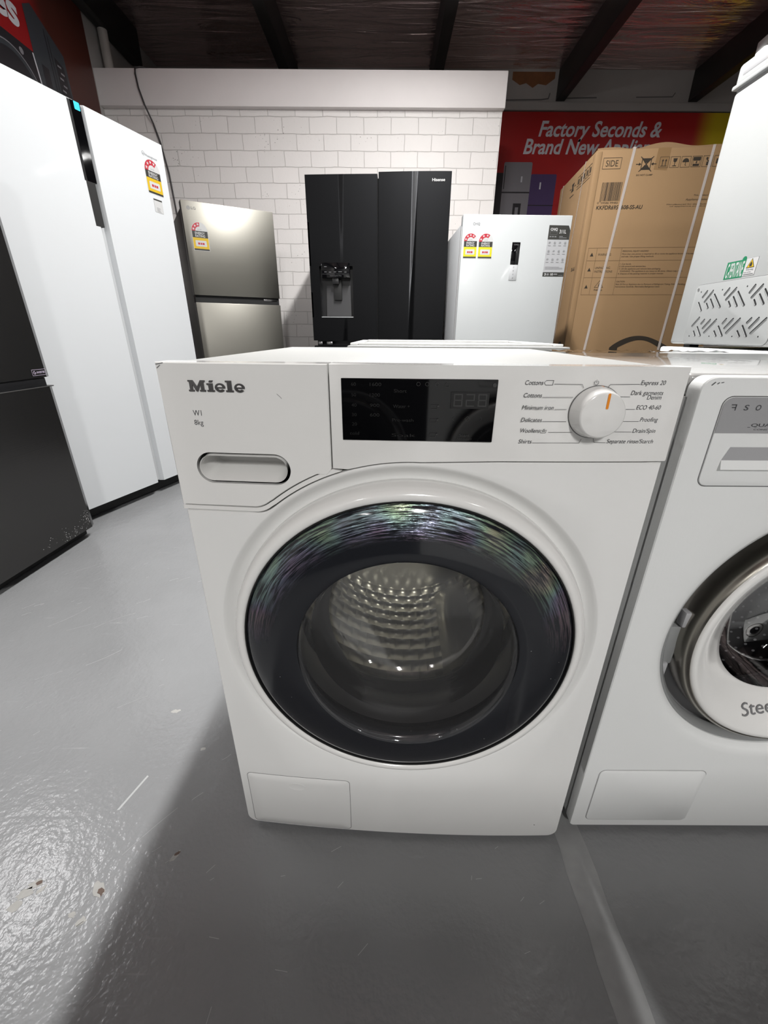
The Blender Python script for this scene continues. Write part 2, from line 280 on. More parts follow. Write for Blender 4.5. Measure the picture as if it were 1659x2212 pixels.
def drum_material(name, honey=True):
    m, N, L, b = nt(name)
    b.inputs['Metallic'].default_value = 1.0; b.inputs['Base Color'].default_value = (0.66, 0.645, 0.585, 1); b.inputs['Roughness'].default_value = 0.28
    uv = N.new('ShaderNodeUVMap'); uv.uv_map = 'UVMap'
    if honey:
        vo = N.new('ShaderNodeTexVoronoi'); vo.feature = 'SMOOTH_F1'; vo.inputs['Scale'].default_value = 1.0; vo.inputs['Randomness'].default_value = 0.0; vo.inputs['Smoothness'].default_value = 0.25
        sp = N.new('ShaderNodeSeparateXYZ'); L.new(uv.outputs['UV'], sp.inputs[0])
        # offset every other row -> hexagons
        fl = N.new('ShaderNodeMath'); fl.operation = 'FLOOR'; L.new(sp.outputs['Y'], fl.inputs[0])
        md = N.new('ShaderNodeMath'); md.operation = 'MODULO'; md.inputs[1].default_value = 2; L.new(fl.outputs[0], md.inputs[0])
        hf = N.new('ShaderNodeMath'); hf.operation = 'MULTIPLY_ADD'; hf.inputs[1].default_value = 0.5; L.new(md.outputs[0], hf.inputs[0]); L.new(sp.outputs['X'], hf.inputs[2])
        fx = N.new('ShaderNodeMath'); fx.operation = 'FRACT'; L.new(hf.outputs[0], fx.inputs[0])
        fy = N.new('ShaderNodeMath'); fy.operation = 'FRACT'; L.new(sp.outputs['Y'], fy.inputs[0])
        cv = N.new('ShaderNodeCombineXYZ'); L.new(fx.outputs[0], cv.inputs['X']); L.new(fy.outputs[0], cv.inputs['Y'])
        ds = N.new('ShaderNodeVectorMath'); ds.operation = 'DISTANCE'; ds.inputs[1].default_value = (0.5, 0.5, 0); L.new(cv.outputs[0], ds.inputs[0])
        pw = N.new('ShaderNodeMath'); pw.operation = 'POWER'; pw.inputs[1].default_value = 2.0; L.new(ds.outputs['Value'], pw.inputs[0])
        bp = N.new('ShaderNodeBump'); bp.invert = True; bp.inputs['Strength'].default_value = 1.0; bp.inputs['Distance'].default_value = 0.030
        L.new(pw.outputs[0], bp.inputs['Height']); L.new(bp.outputs['Normal'], b.inputs['Normal'])
    else:
        vo = N.new('ShaderNodeTexVoronoi'); vo.inputs['Scale'].default_value = 1.0; vo.inputs['Randomness'].default_value = 0.0; L.new(uv.outputs['UV'], vo.inputs['Vector'])
        lt = N.new('ShaderNodeMath'); lt.operation = 'LESS_THAN'; lt.inputs[1].default_value = 0.13; L.new(vo.outputs['Distance'], lt.inputs[0])
        mx = N.new('ShaderNodeMix'); mx.data_type = 'RGBA'; L.new(lt.outputs[0], mx.inputs[0]); mx.inputs[6].default_value = (0.022, 0.022, 0.024, 1); mx.inputs[7].default_value = (0.85, 0.85, 0.85, 1)
        L.new(mx.outputs[2], b.inputs['Base Color'])
        b.inputs['Metallic'].default_value = 0.0; b.inputs['Roughness'].default_value = 0.5
    return m
M['drum'] = drum_material('honeycomb_steel_drum')
M['drum_dots'] = drum_material('perforated_steel_drum', False)

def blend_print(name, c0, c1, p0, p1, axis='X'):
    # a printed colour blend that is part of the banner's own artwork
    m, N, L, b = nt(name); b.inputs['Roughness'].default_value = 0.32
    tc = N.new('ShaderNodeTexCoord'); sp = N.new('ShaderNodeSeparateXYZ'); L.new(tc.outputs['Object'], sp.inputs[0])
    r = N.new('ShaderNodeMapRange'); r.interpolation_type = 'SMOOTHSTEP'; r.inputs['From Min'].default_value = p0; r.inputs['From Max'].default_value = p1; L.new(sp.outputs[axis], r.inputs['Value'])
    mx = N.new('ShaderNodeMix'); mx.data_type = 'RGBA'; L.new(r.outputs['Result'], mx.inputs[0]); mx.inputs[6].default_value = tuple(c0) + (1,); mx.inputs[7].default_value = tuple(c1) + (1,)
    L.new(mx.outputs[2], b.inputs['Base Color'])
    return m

# ------------------------------------------------------------------ object helpers
def link(name, me, parent=None, mats=()):
    o = bpy.data.objects.new(name, me); COL.objects.link(o)
    for m in mats: me.materials.append(m)
    if parent: o.parent = parent
    return o
def thing(name, label, cat, loc=(0, 0, 0), yaw=0.0, group=None):
    o = bpy.data.objects.new(name, None); COL.objects.link(o); o.empty_display_size = 0.1
    o.location = loc; o.rotation_euler = (0, 0, math.radians(yaw)); o['label'] = label; o['category'] = cat
    if group: o['group'] = group
    return o
def tag(o, label, cat, group=None):
    o['label'] = label; o['category'] = cat
    if group: o['group'] = group
    return o
def struct(o):
    o['kind'] = 'structure'; return o
def finish(name, bm, m, parent=None, smooth=False, warp=None, ang=40):
    if warp:
        for v in bm.verts: v.co = warp(v.co)
    bmesh.ops.recalc_face_normals(bm, faces=bm.faces)
    me = bpy.data.meshes.new(name); bm.to_mesh(me); bm.free()
    if smooth:
        me.polygons.foreach_set('use_smooth', [True] * len(me.polygons))
        try: me.set_sharp_from_angle(angle=math.radians(ang))
        except Exception: pass
    return link(name, me, parent, m if isinstance(m, (list, tuple)) else [m])
def add_box(bm, x0, x1, y0, y1, z0, z1, bev=0.0, seg=2):
    r = bmesh.ops.create_cube(bm, size=1.0); vs = r['verts']
    for v in vs:
        v.co = Vector((x0 + (v.co.x + .5) * (x1 - x0), y0 + (v.co.y + .5) * (y1 - y0), z0 + (v.co.z + .5) * (z1 - z0)))
    if bev > 0:
        es = list({e for v in vs for e in v.link_edges})
        bmesh.ops.bevel(bm, geom=es, offset=bev, segments=seg, profile=0.5, affect='EDGES')
def box(name, m, parent, x0, x1, y0, y1, z0, z1, bev=0.003, seg=2, warp=None):
    bm = bmesh.new(); add_box(bm, x0, x1, y0, y1, z0, z1, bev, seg)
    return finish(name, bm, m, parent, smooth=bev > 0, warp=warp)
def lathe(name, m, parent, prof, cu, cz, n=96, warp=None, uv=None, shear=None, ang=50):
    """prof: list of (radius, y) with y+ = back; spun about the y axis through (cu, cz)."""
    bm = bmesh.new(); rings = []
    for (r, y) in prof:
        if r < 1e-5: rings.append([bm.verts.new((cu, y, cz))])
        else: rings.append([bm.verts.new((cu + r * math.cos(2 * PI * k / n), y + (shear * r * math.sin(2 * PI * k / n) if shear else 0), cz + r * math.sin(2 * PI * k / n))) for k in range(n)])
    ul = bm.loops.layers.uv.new('UVMap') if uv else None
    acc = [0.0]
    for i in range(1, len(prof)): acc.append(acc[-1] + math.hypot(prof[i][0] - prof[i - 1][0], prof[i][1] - prof[i - 1][1]))
    for i in range(len(rings) - 1):
        a, b = rings[i], rings[i + 1]
        for k in range(n):
            k2 = (k + 1) % n
            if len(a) == 1 and len(b) == 1: continue
            if len(a) == 1: f = bm.faces.new((a[0], b[k], b[k2])); uvs = [(k, i), (k, i + 1), (k + 1, i + 1)]
            elif len(b) == 1: f = bm.faces.new((a[k], a[k2], b[0])); uvs = [(k, i), (k + 1, i), (k, i + 1)]
            else: f = bm.faces.new((a[k], a[k2], b[k2], b[k])); uvs = [(k, i), (k + 1, i), (k + 1, i + 1), (k, i + 1)]
            if uv:
                for lp, (kk, ii) in zip(f.loops, uvs): lp[ul].uv = (kk / n * uv[0], acc[ii] * uv[1])
    if warp:
        for v in bm.verts: v.co = warp(v.co)
    bmesh.ops.recalc_face_normals(bm, faces=bm.faces)
    me = bpy.data.meshes.new(name); bm.to_mesh(me); bm.free()
    me.polygons.foreach_set('use_smooth', [True] * len(me.polygons))
    try: me.set_sharp_from_angle(angle=math.radians(ang))
    except Exception: pass
    return link(name, me, parent, [m])
def ribbon_prism(name, m, parent, pts, y0, y1, bev=0.0, warp=None):
    """closed outline pts in (x,z) extruded from y0 to y1."""
    bm = bmesh.new(); a = [bm.verts.new((x, y0, z)) for x, z in pts]; b = [bm.verts.new((x, y1, z)) for x, z in pts]
    f0 = bm.faces.new(a); bm.faces.new(list(reversed(b)))
    for i in range(len(pts)):
        j = (i + 1) % len(pts); bm.faces.new((a[i], a[j], b[j], b[i]))
    if bev:
        es = [e for e in bm.edges if abs(e.verts[0].co.y - y0) < 1e-6 and abs(e.verts[1].co.y - y0) < 1e-6]
        bmesh.ops.bevel(bm, geom=es, offset=bev, segments=2, profile=0.5, affect='EDGES')
    return finish(name, bm, m, parent, smooth=True, warp=warp)
def resample(P, step):
    Q = []
    for i, p in enumerate(P):
        q = P[(i + 1) % len(P)]; k = max(1, int(math.hypot(q[0] - p[0], q[1] - p[1]) / step))
        Q += [(p[0] + (q[0] - p[0]) * j / k, p[1] + (q[1] - p[1]) * j / k) for j in range(k)]
    return Q
def rrect(x0, x1, z0, z1, r, n=6):
    P = []
    for (cx, cz, a0) in ((x1 - r, z1 - r, 0), (x0 + r, z1 - r, 90), (x0 + r, z0 + r, 180), (x1 - r, z0 + r, 270)):
        for k in range(n + 1):
            a = math.radians(a0 + 90 * k / n); P.append((cx + r * math.cos(a), cz + r * math.sin(a)))
    return P
def tube(name, m, parent, pts, r, n=10):
    bm = bmesh.new(); rings = []
    for i, p in enumerate(pts):
        p = Vector(p); d = (Vector(pts[min(i + 1, len(pts) - 1)]) - Vector(pts[max(i - 1, 0)])).normalized()
        s = d.cross(Vector((0.13, 0.31, 0.94))).normalized(); t = d.cross(s)
        rings.append([bm.verts.new(p + r * (math.cos(2 * PI * k / n) * s + math.sin(2 * PI * k / n) * t)) for k in range(n)])
    for a, b in zip(rings, rings[1:]):
        for k in range(n): bm.faces.new((a[k], a[(k + 1) % n], b[(k + 1) % n], b[k]))
    bm.faces.new(rings[0]); bm.faces.new(list(reversed(rings[-1])))
    return finish(name, bm, m, parent, smooth=True)

_glyph_cache = {}
def text_polys(s, bold=0.0):
    key = (s, bold)
    if key in _glyph_cache: return _glyph_cache[key]
    c = bpy.data.curves.new('txt', 'FONT'); c.body = s; c.size = 1.0; c.offset = bold; c.resolution_u = 4
    o = bpy.data.objects.new('txt', c); COL.objects.link(o)
    dg = bpy.context.evaluated_depsgraph_get(); me = bpy.data.meshes.new_from_object(o.evaluated_get(dg))
    V = [(v.co.x, v.co.y) for v in me.vertices]; F = [tuple(p.vertices) for p in me.polygons]
    bpy.data.objects.remove(o); bpy.data.curves.remove(c); bpy.data.meshes.remove(me)
    _glyph_cache[key] = (V, F); return V, F

class Flat:
    """Printed or stuck-on flat work on the front plane y = 0 of a thing (x right, z up); layers keep prints apart."""
    def __init__(s, y=0.0, step=0.00025): s.bm = bmesh.new(); s.mats = []; s.y = y; s.step = step
    def mi(s, m):
        if m not in s.mats: s.mats.append(m)
        return s.mats.index(m)
    def poly(s, pts, m, lay=1):
        A = sum(pts[i][0] * pts[(i + 1) % len(pts)][1] - pts[(i + 1) % len(pts)][0] * pts[i][1] for i in range(len(pts)))
        if A < 0: pts = pts[::-1]
        f = s.bm.faces.new([s.bm.verts.new((x, s.y - lay * s.step, z)) for x, z in pts]); f.material_index = s.mi(m); return s
    def rect(s, x0, x1, z0, z1, m, lay=1): return s.poly([(x0, z0), (x1, z0), (x1, z1), (x0, z1)], m, lay)
    def rr(s, x0, x1, z0, z1, r, m, lay=1): return s.poly(rrect(x0, x1, z0, z1, r), m, lay)
    def disc(s, cx, cz, r, m, lay=1, n=24): return s.poly([(cx + r * math.cos(2 * PI * k / n), cz + r * math.sin(2 * PI * k / n)) for k in range(n)], m, lay)
    def arc(s, cx, cz, r0, r1, a0, a1, m, lay=1, n=16):
        P = []
        for k in range(n): 
            q = []
            for rr_, t in ((r0, k), (r1, k), (r1, k + 1), (r0, k + 1)):
                a = math.radians(a0 + (a1 - a0) * t / n); q.append((cx + rr_ * math.cos(a), cz + rr_ * math.sin(a)))
            s.poly(q, m, lay)
        return s
    def line(s, pts, w, m, lay=1):
        for (x0, z0), (x1, z1) in zip(pts, pts[1:]):
            d = math.hypot(x1 - x0, z1 - z0)
            if d < 1e-7: continue
            nx, nz = -(z1 - z0) / d * w / 2, (x1 - x0) / d * w / 2; ex, ez = (x1 - x0) / d * w * .3, (z1 - z0) / d * w * .3
            s.poly([(x0 + nx - ex, z0 + nz - ez), (x0 - nx - ex, z0 - nz - ez), (x1 - nx + ex, z1 - nz + ez), (x1 + nx + ex, z1 + nz + ez)], m, lay)
        return s
    def frame(s, x0, x1, z0, z1, w, m, lay=1): return s.line([(x0, z0), (x1, z0), (x1, z1), (x0, z1), (x0, z0)], w, m, lay)
    def star(s, cx, cz, r, m, lay=1, rot=90):
        return s.poly([(cx + (r if k % 2 == 0 else r * .42) * math.cos(math.radians(rot + 36 * k)), cz + (r if k % 2 == 0 else r * .42) * math.sin(math.radians(rot + 36 * k))) for k in range(10)], m, lay)
    def text(s, t, x0, x1, z0, cap, m, lay=1, shear=0.0, bold=0.0):
        """fit the text between x0 and x1 with its capital height = cap on baseline z0."""
        V, F = text_polys(t, bold)
        if not V: return s
        a = min(v[0] for v in V); b = max(v[0] for v in V)
        Hc = text_polys('H', bold)[0]; ch = max(v[1] for v in Hc)
        sx = (x1 - x0) / (b - a + shear * 0.0); sz = cap / ch
        vs = [s.bm.verts.new((x0 + (x - a) * sx + shear * y * sz, s.y - lay * s.step, z0 + y * sz)) for x, y in V]
        for f in F:
            try: s.bm.faces.new([vs[i] for i in f]).material_index = s.mi(m)
            except ValueError: pass
        return s
    def done(s, name, parent, warp=None):
        if warp:
            for v in s.bm.verts: v.co = warp(v.co)
        for f in s.bm.faces: f.normal_update()
        bad = [f for f in s.bm.faces if f.normal.y > 0]
        if bad: bmesh.ops.reverse_faces(s.bm, faces=bad)
        me = bpy.data.meshes.new(name); s.bm.to_mesh(me); s.bm.free()
        return link(name, me, parent, s.mats)

def energy_sticker(parent, x0, x1, z0, z1, y, yellow, stars=3, sweep=120):
    w = x1 - x0; h = z1 - z0; cx = (x0 + x1) / 2; r = w / 2; F = Flat(y)
    zt = z1 - r
    F.poly([(x0, z0), (x1, z0), (x1, zt)] + [(cx + r * math.cos(PI * k / 16), zt + r * math.sin(PI * k / 16)) for k in range(1, 16)] + [(x0, zt)], M['st_white'], 1)
    F.arc(cx, zt - r * .02, r * .52, r * .97, 180, 180 - sweep, M['st_red'], 2)
    for k in range(stars): 
        a = math.radians(180 - (sweep / stars) * (k + .5)); F.star(cx + r * .745 * math.cos(a), zt + r * .745 * math.sin(a), r * .17, M['st_white'], 3)
    F.text('SAVE', cx - r * .25, cx + r * .25, zt + r * .12, r * .1, M['ink_grey'], 2)
    zb = z0 + h * .455; F.rect(x0 + w * .02, x1 - w * .02, zb, zt - h * .0, M['st_black'], 2)
    F.text('ENERGY', x0 + w * .2, x1 - w * .2, zb + (zt - zb) * .52, (zt - zb) * .34, M['st_white'], 3, bold=0.02)
    F.text('RATING', x0 + w * .2, x1 - w * .2, zb + (zt - zb) * .1, (zt - zb) * .34, M['st_white'], 3, bold=0.02)
    F.rect(x0 + w * .02, x1 - w * .02, z0 + h * .07, zb, yellow, 2)
    F.rr(x0 + w * .16, x1 - w * .16, z0 + h * .15, z0 + h * .36, w * .04, M['st_white'], 3)
    F.rect(cx - w * .2, cx + w * .2, z0 + h * .215, z0 + h * .285, M['st_red'], 4)
    F.rect(cx - w * .08, cx - w * .045, z0 + h * .215, z0 + h * .285, M['st_white'], 5); F.rect(cx + w * .05, cx + w * .075, z0 + h * .215, z0 + h * .285, M['st_white'], 5)
    F.rect(x0 + w * .02, x1 - w * .02, z0 + h * .012, z0 + h * .07, M['st_black'], 2)
    return F.done('energy_sticker', parent)

# ================================================================== THE SETTING
def plain(name, m, x0, x1, y0, y1, z0, z1): return struct(box(name, m, None, x0, x1, y0, y1, z0, z1, 0))
fl = plain('floor', M['floor'], -2.5, 6.0, -4.5, 5.8, -0.1, 0.0)
plain('ceiling', M['foil'], -2.5, 6.0, -4.5, 5.8, 3.27, 3.33)
plain('wall_partition', M['brick'], -2.26, 0.925, 4.3, 4.52, 0.0, 2.52)
bm = bmesh.new(); add_box(bm, -2.27, 0.935, 4.255, 4.56, 2.517, 2.74, 0.006)
struct(finish('trim_1', bm, M['lintel'], None, True))
plain('wall_rear', M['plaster'], -2.5, 6.0, 5.45, 5.6, 0.0, 3.27)
plain('wall_left', M['plaster_left'], -2.42, -2.26, -4.5, 5.45, 0.0, 3.27)
plain('wall_front', M['plaster_dim'], -2.5, 6.0, -4.6, -4.5, 0.0, 3.27)
plain('wall_right', M['plaster_dim'], 6.0, 6.1, -4.5, 5.6, 0.0, 3.27)
# uneven plaster ledge over the rear banner
bm = bmesh.new(); add_box(bm, 0.9, 6.0, 5.40, 5.45, 2.945, 3.005, 0.004)
struct(finish('trim_2', bm, M['plaster'], None, True))
F = Flat(5.449, 0.0004)
F.line([(1.05, 3.035), (1.55, 3.042), (1.62, 3.05), (1.63, 3.09)], 0.010, M['seam'], 1)
F.line([(1.70, 3.052), (2.10, 3.06)], 0.010, M['seam'], 1).line([(2.5, 3.065), (2.86, 3.07), (2.88, 3.10)], 0.008, M['seam'], 1)
F.poly([(1.24, 3.19), (1.32, 3.15), (1.38, 3.165), (1.45, 3.13), (1.5, 3.16), (1.58, 3.15), (1.66, 3.2), (1.66, 3.25), (1.24, 3.25)], M['rust'], 2)
wr = bpy.data.objects['wall_rear']; F.done('wall_marks', wr)
for px in (-2.2, -0.92, 0.46, 1.74, 3.07):
    o = box('roof_beam', M['beam'], None, px - 0.045, px + 0.045, -4.4, 5.45 if px > -2 else 4.9, 3.03, 3.27, 0.004)
    nth = {-2.2: 'first', -0.92: 'second', 0.46: 'third', 1.74: 'fourth', 3.07: 'fifth'}[px]
    note = {-2.2: 'along the grey side wall', -0.92: 'above the left half of the brick partition', 0.46: 'crossing above the black two-door fridge', 1.74: 'above the lettering of the red banner', 3.07: 'above the white chest freezer'}[px]
    tag(o, 'black roof beam %s under the foil ceiling' % note, 'roof beam', 'black roof beams')
# dark plywood offcut in the roof space
o = box('plywood_panel', mat('dark_plywood', (0.075, 0.055, 0.04), 0.8, noise=0.1), None, -1.72, -1.10, 5.36, 5.40, 2.6, 3.2, 0.002)
tag(o, 'dark brown plywood panel in the roof space behind the brick partition', 'panel')
# wall pipe and cable
tag(tube('wall_pipe', M['pipe'], None, [(-2.215, 4.42, 2.74), (-2.215, 4.42, 3.0), (-2.215, 4.42, 3.27)], 0.034, 16), 'pale painted vertical pipe on the side wall above the concrete lintel', 'pipe')
cb = [(-1.82, 4.40, 2.752), (-1.84, 4.30, 2.753), (-1.90, 4.262, 2.748), (-1.93, 4.243, 2.735), (-1.936, 4.243, 2.70), (-1.93, 4.244, 2.62), (-1.905, 4.244, 2.52), (-1.88, 4.288, 2.42), (-1.85, 4.292, 2.30), (-1.82, 4.292, 2.1), (-1.80, 4.292, 1.6)]
tag(tube('wall_cable', M['cable'], None, cb, 0.006, 8), 'thin black cable looped over the lintel and down the brick wall', 'cable')

# floor marks: paint chips, scratches (surface of the floor)
def blob(F, cx, cy, r, m, lay, sx=1.0, rot=0.0, n=14):
    P = []
    for k in range(n):
        a = 2 * PI * k / n; q = r * (0.65 + 0.55 * random.random()); x, y = q * math.cos(a) * sx, q * math.sin(a)
        P.append((cx + x * math.cos(rot) - y * math.sin(rot), cy + x * math.sin(rot) + y * math.cos(rot)))
    F.poly(P, m, lay)
class FloorFlat(Flat):
    def poly(s, pts, m, lay=1):
        A = sum(pts[i][0] * pts[(i + 1) % len(pts)][1] - pts[(i + 1) % len(pts)][0] * pts[i][1] for i in range(len(pts)))
        if A < 0: pts = pts[::-1]
        f = s.bm.faces.new([s.bm.verts.new((x, y, lay * s.step)) for x, y in pts]); f.material_index = s.mi(m); return s
F = FloorFlat(0, 0.0003)
for (cx, cy, r, sx, rot) in ((-0.612, 0.385, 0.0095, 1.5, .4), (-0.603, 0.398, 0.007, 1.8, .3), (-0.615, 0.368, 0.009, 1.3, 0), (-0.588, 0.391, 0.004, 2.0, .9), (-0.489, 0.392, 0.008, 2.0, -.7), (-0.512, 0.357, 0.0045, 1.6, -.2), (-0.491, 0.350, 0.006, 1.3, .5), (-0.381, 0.441, 0.005, 2.2, 1.1), (-0.525, 0.757, .006, 2, .2), (-0.415, 0.655, 0.005, 1.5, 0)):
    blob(F, cx, cy, r, M['chip'], 1, sx, rot)
for (cx, cy, r, sx, rot) in ((-0.484, 0.389, 0.0045, 1.8, -.7), (-0.378, 0.446, 0.003, 1.8, .8), (-0.598, 0.400, 0.0035, 1.6, .2)):
    blob(F, cx, cy, r, M['chip_dark'], 2, sx, rot)
F.poly([(-0.535, 0.520), (-0.530, 0.521), (-0.507, 0.590), (-0.511, 0.592)], M['scratch'], 1)
F.done('paint_chip', fl)
F = FloorFlat(0, 0.0003)
for k in range(95):
    cx = random.uniform(-1.3, -0.35); cy = random.uniform(0.3, 1.5)
    if cx < -1.25: continue
    a = math.radians(random.gauss(42, 9)); ln = random.choice((0.008, 0.012, 0.02, 0.035, 0.06, 0.10)) * random.uniform(.6, 1.3); pts = []
    n = 6; bend = random.uniform(-.25, .25)
    for i in range(n + 1):
        t = (i / n - .5) * ln; pts.append((cx + t * math.cos(a + bend * i / n), cy + t * math.sin(a + bend * i / n)))
    F.line(pts, random.uniform(0.0004, 0.0011), M['scratch'], 1)
for k in range(16):
    cx = random.uniform(-0.45, 0.3); cy = random.uniform(0.24, 0.46); a = math.radians(random.gauss(30, 35)); ln = random.uniform(.006, .02)
    F.line([(cx, cy), (cx + ln * math.cos(a), cy + ln * math.sin(a))], 0.0007, M['scratch'], 1)
F.done('paint_scratches', fl)
F = FloorFlat(0, 0.0004); pts = []
for k in range(25): pts.append((0.334 + 0.0016 * math.sin(k * 2.1) - 0.004 * k / 24, 0.62 - k * 0.04))
for k in range(24, -1, -1): pts.append((0.385 + 0.0018 * math.sin(k * 1.7) + 0.002 * k / 24, 0.62 - k * 0.04))
F.poly(pts, M['tape_floor'], 1)
tag(F.done('floor_tape', None), 'worn grey tape strip stuck on the floor running out between the two washers', 'tape')

# lamps ------------------------------------------------------------------
lab = ['long ceiling batten lamp hanging above the white washers', 'long ceiling batten lamp hanging behind the photographer', 'bright ceiling batten lamp glimpsed above the white chest freezer', 'ceiling batten lamp behind the photographer on the dark fridge side', 'short ceiling batten lamp above the black two-door fridge', 'ceiling batten lamp behind the photographer on the chest freezer side']
for i, (x, y, z, ln, w, c, a) in enumerate(BATTENS):
    t = thing('ceiling_light', lab[i], 'ceiling light', (x, y, z), a, 'batten lamps under the roof')
    box('housing', M['lampbody'], t, -0.06, 0.06, -ln / 2 - .03, ln / 2 + .03, 0.0, 0.07, 0.006)
    for s in (-1, 1): box('hanger', M['cable'], t, -0.004, 0.004, s * ln * .4 - .004, s * ln * .4 + .004, 0.07, 3.27 - z, 0)
    box('diffuser', M['lamp_on'], t, -0.05, 0.05, ln / 2 - .02, ln / 2 + .034, -0.03, 0.003, 0.008)
    box('diffuser', M['lamp_on'], t, -0.05, 0.05, -ln / 2 - .034, -ln / 2 + .02, -0.03, 0.003, 0.008)
t = thing('wall_light', 'batten lamp fixed to the side wall above the dark fridge', 'wall light', (WALLLAMP[0] - 0.02, WALLLAMP[1], WALLLAMP[2]))
box('housing', M['lampbody'], t, -0.04, 0.03, -0.4, 0.4, -0.03, 0.05, 0.006)

# banners ----------------------------------------------------------------
bn = thing('banner', 'red printed shop banner with white lettering on the rear wall behind the cardboard box', 'banner', (0, 5.42, 0))
ban_mat = blend_print('banner_red_yellow_blend', (0.40, 0.014, 0.014), (0.60, 0.46, 0.01), 3.12, 3.36)
box('sheet', ban_mat, bn, 1.02, 4.6, -0.008, 0.0, 0.9, 2.935, 0)
F = Flat(-0.008, 0.0008)
F.text('Factory Seconds &', 1.555, 2.80, 2.743, 0.122, M['letter'], 2, shear=0.22, bold=0.022)
F.text('Brand New Appliances', 1.418, 2.93, 2.60, 0.122, M['letter'], 2, shear=0.22, bold=0.022)
F.done('lettering', bn)
F = Flat(-0.008, 0.0008)
F.rect(1.02, 1.235, 0.9, 2.44, M['ban_black'], 1)
F.rr(1.235, 1.53, 0.95, 2.53, 0.015, M['ban_grey'], 2).rect(1.235, 1.53, 2.265, 2.277, M['ban_black'], 3).rect(1.247, 1.255, 2.3, 2.5, M['ban_black'], 3)
F.rect(1.37, 1.455, 1.98, 2.175, M['ban_black'], 3).rect(1.395, 1.43, 2.0, 2.14, M['ban_grey'], 4).rect(1.425, 1.44, 2.36, 2.41, M['letter'], 3)
F.done('printed_fridge', bn); F = Flat(-0.008, 0.0008)
F.rr(1.53, 1.80, 0.95, 2.43, 0.012, M['ban_purple'], 2).rect(1.53, 1.80, 2.155, 2.163, M['ban_black'], 3).rect(1.63, 1.645, 2.30, 2.36, M['letter'], 3)
F.done('printed_fridge', bn); F = Flat(-0.008, 0.0008)
F.rect(3.47, 3.50, 2.69, 2.71, M['ban_black'], 2)
F.done('printed_mark', bn)

bn = thing('banner', 'dark red printed shop banner on the side wall above the white two-door fridge', 'banner', (-2.245, 0, 0), 90)
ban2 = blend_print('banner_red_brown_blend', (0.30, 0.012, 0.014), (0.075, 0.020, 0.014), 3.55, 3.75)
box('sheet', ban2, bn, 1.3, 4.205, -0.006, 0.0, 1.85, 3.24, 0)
F = Flat(-0.006, 0.0008)
F.text('es', 3.28, 3.475, 2.575, 0.145, M['letter'], 2, shear=0.1, bold=0.03)
F.done('lettering', bn)
F = Flat(-0.006, 0.0008)
F.poly([(3.545, 1.5), (3.545, 2.72), (3.62, 2.76), (3.86, 2.62), (3.90, 1.5)], M['ban_dark'], 2)
F.rect(3.60, 3.66, 2.22, 2.47, M['ban_black'], 3).line([(3.70, 2.68), (3.71, 2.0)], 0.008, M['ban_black'], 3).line([(3.725, 2.66), (3.735, 2.0)], 0.006, M['ban_black'], 3)
F.poly([(3.75, 2.30), (3.75, 2.57), (3.83, 2.55), (3.87, 2.26)], M['ban_black'], 3)
for k in range(7): F.rect(3.765 + .02 * (k % 2), 3.80 + .02 * (k % 2), 2.53 - .032 * k, 2.54 - .032 * k, M['ban_grey'], 4)
F.done('printed_fridge', bn); F = Flat(-0.006, 0.0008)
F.rr(2.95, 3.56, 1.5, 2.50, 0.02, M['ban_black'], 1)
F.arc(3.32, 2.22, 0.20, 0.235, 0, 180, M['ban_dark'], 2).arc(3.32, 2.22, 0.225, 0.231, 20, 170, M['ban_grey'], 3)
F.disc(3.43, 2.455, 0.017, M['ban_grey'], 3)
F.line([(3.535, 2.49), (3.59, 2.0)], 0.012, M['letter'], 3)
F.poly([(3.97, 3.24), (4.205, 3.24), (4.205, 3.04), (4.15, 3.05), (4.06, 3.10)], M['st_yellow'], 2)
F.done('printed_washer', bn)

# ================================================================== FRONT WASHER
W, HH = 0.597, 0.854
CU, CZ = 0.298, 0.4665
def bulge(co): return Vector((co.x, co.y - 0.010 * max(0.0, 1 - ((co.x - CU) / CU) ** 2), co.z))
ms = thing('washing_machine', 'white front-loading washer with dark round porthole and rotary dial, standing in front', 'washing machine', (-0.263, 0.498, 0), -2.33)
# cabinet shell (open front)
def shell(name, parent, m, w, d, y0, z0, z1, t=0.006, bev=0.006):
    bm = bmesh.new()
    add_box(bm, 0.002, t, y0, d, z0, z1, 0); add_box(bm, w - t, w - 0.002, y0, d, z0, z1, 0)
    add_box(bm, 0.002, w - 0.002, d - t, d, z0, z1, 0); add_box(bm, 0.002, w - 0.002, y0, d, z0, z0 + t, 0); add_box(bm, 0.002, w - 0.002, y0, d, z1 - t, z1, 0)
    return finish(name, bm, m, parent)
shell('cabinet', ms, M['white'], W, 0.60, 0.012, 0.02, 0.838)
for sx in (0.05, W - 0.05):
    for sy in (0.06, 0.54): lathe_o = None; box('foot', M['black'], ms, sx - .02, sx + .02, sy - .02, sy + .02, 0, 0.022, 0.004)
box('lid', M['white_lid'], ms, 0.004, W - 0.004, 0.034, 0.61, 0.837, 0.8525, 0.004)
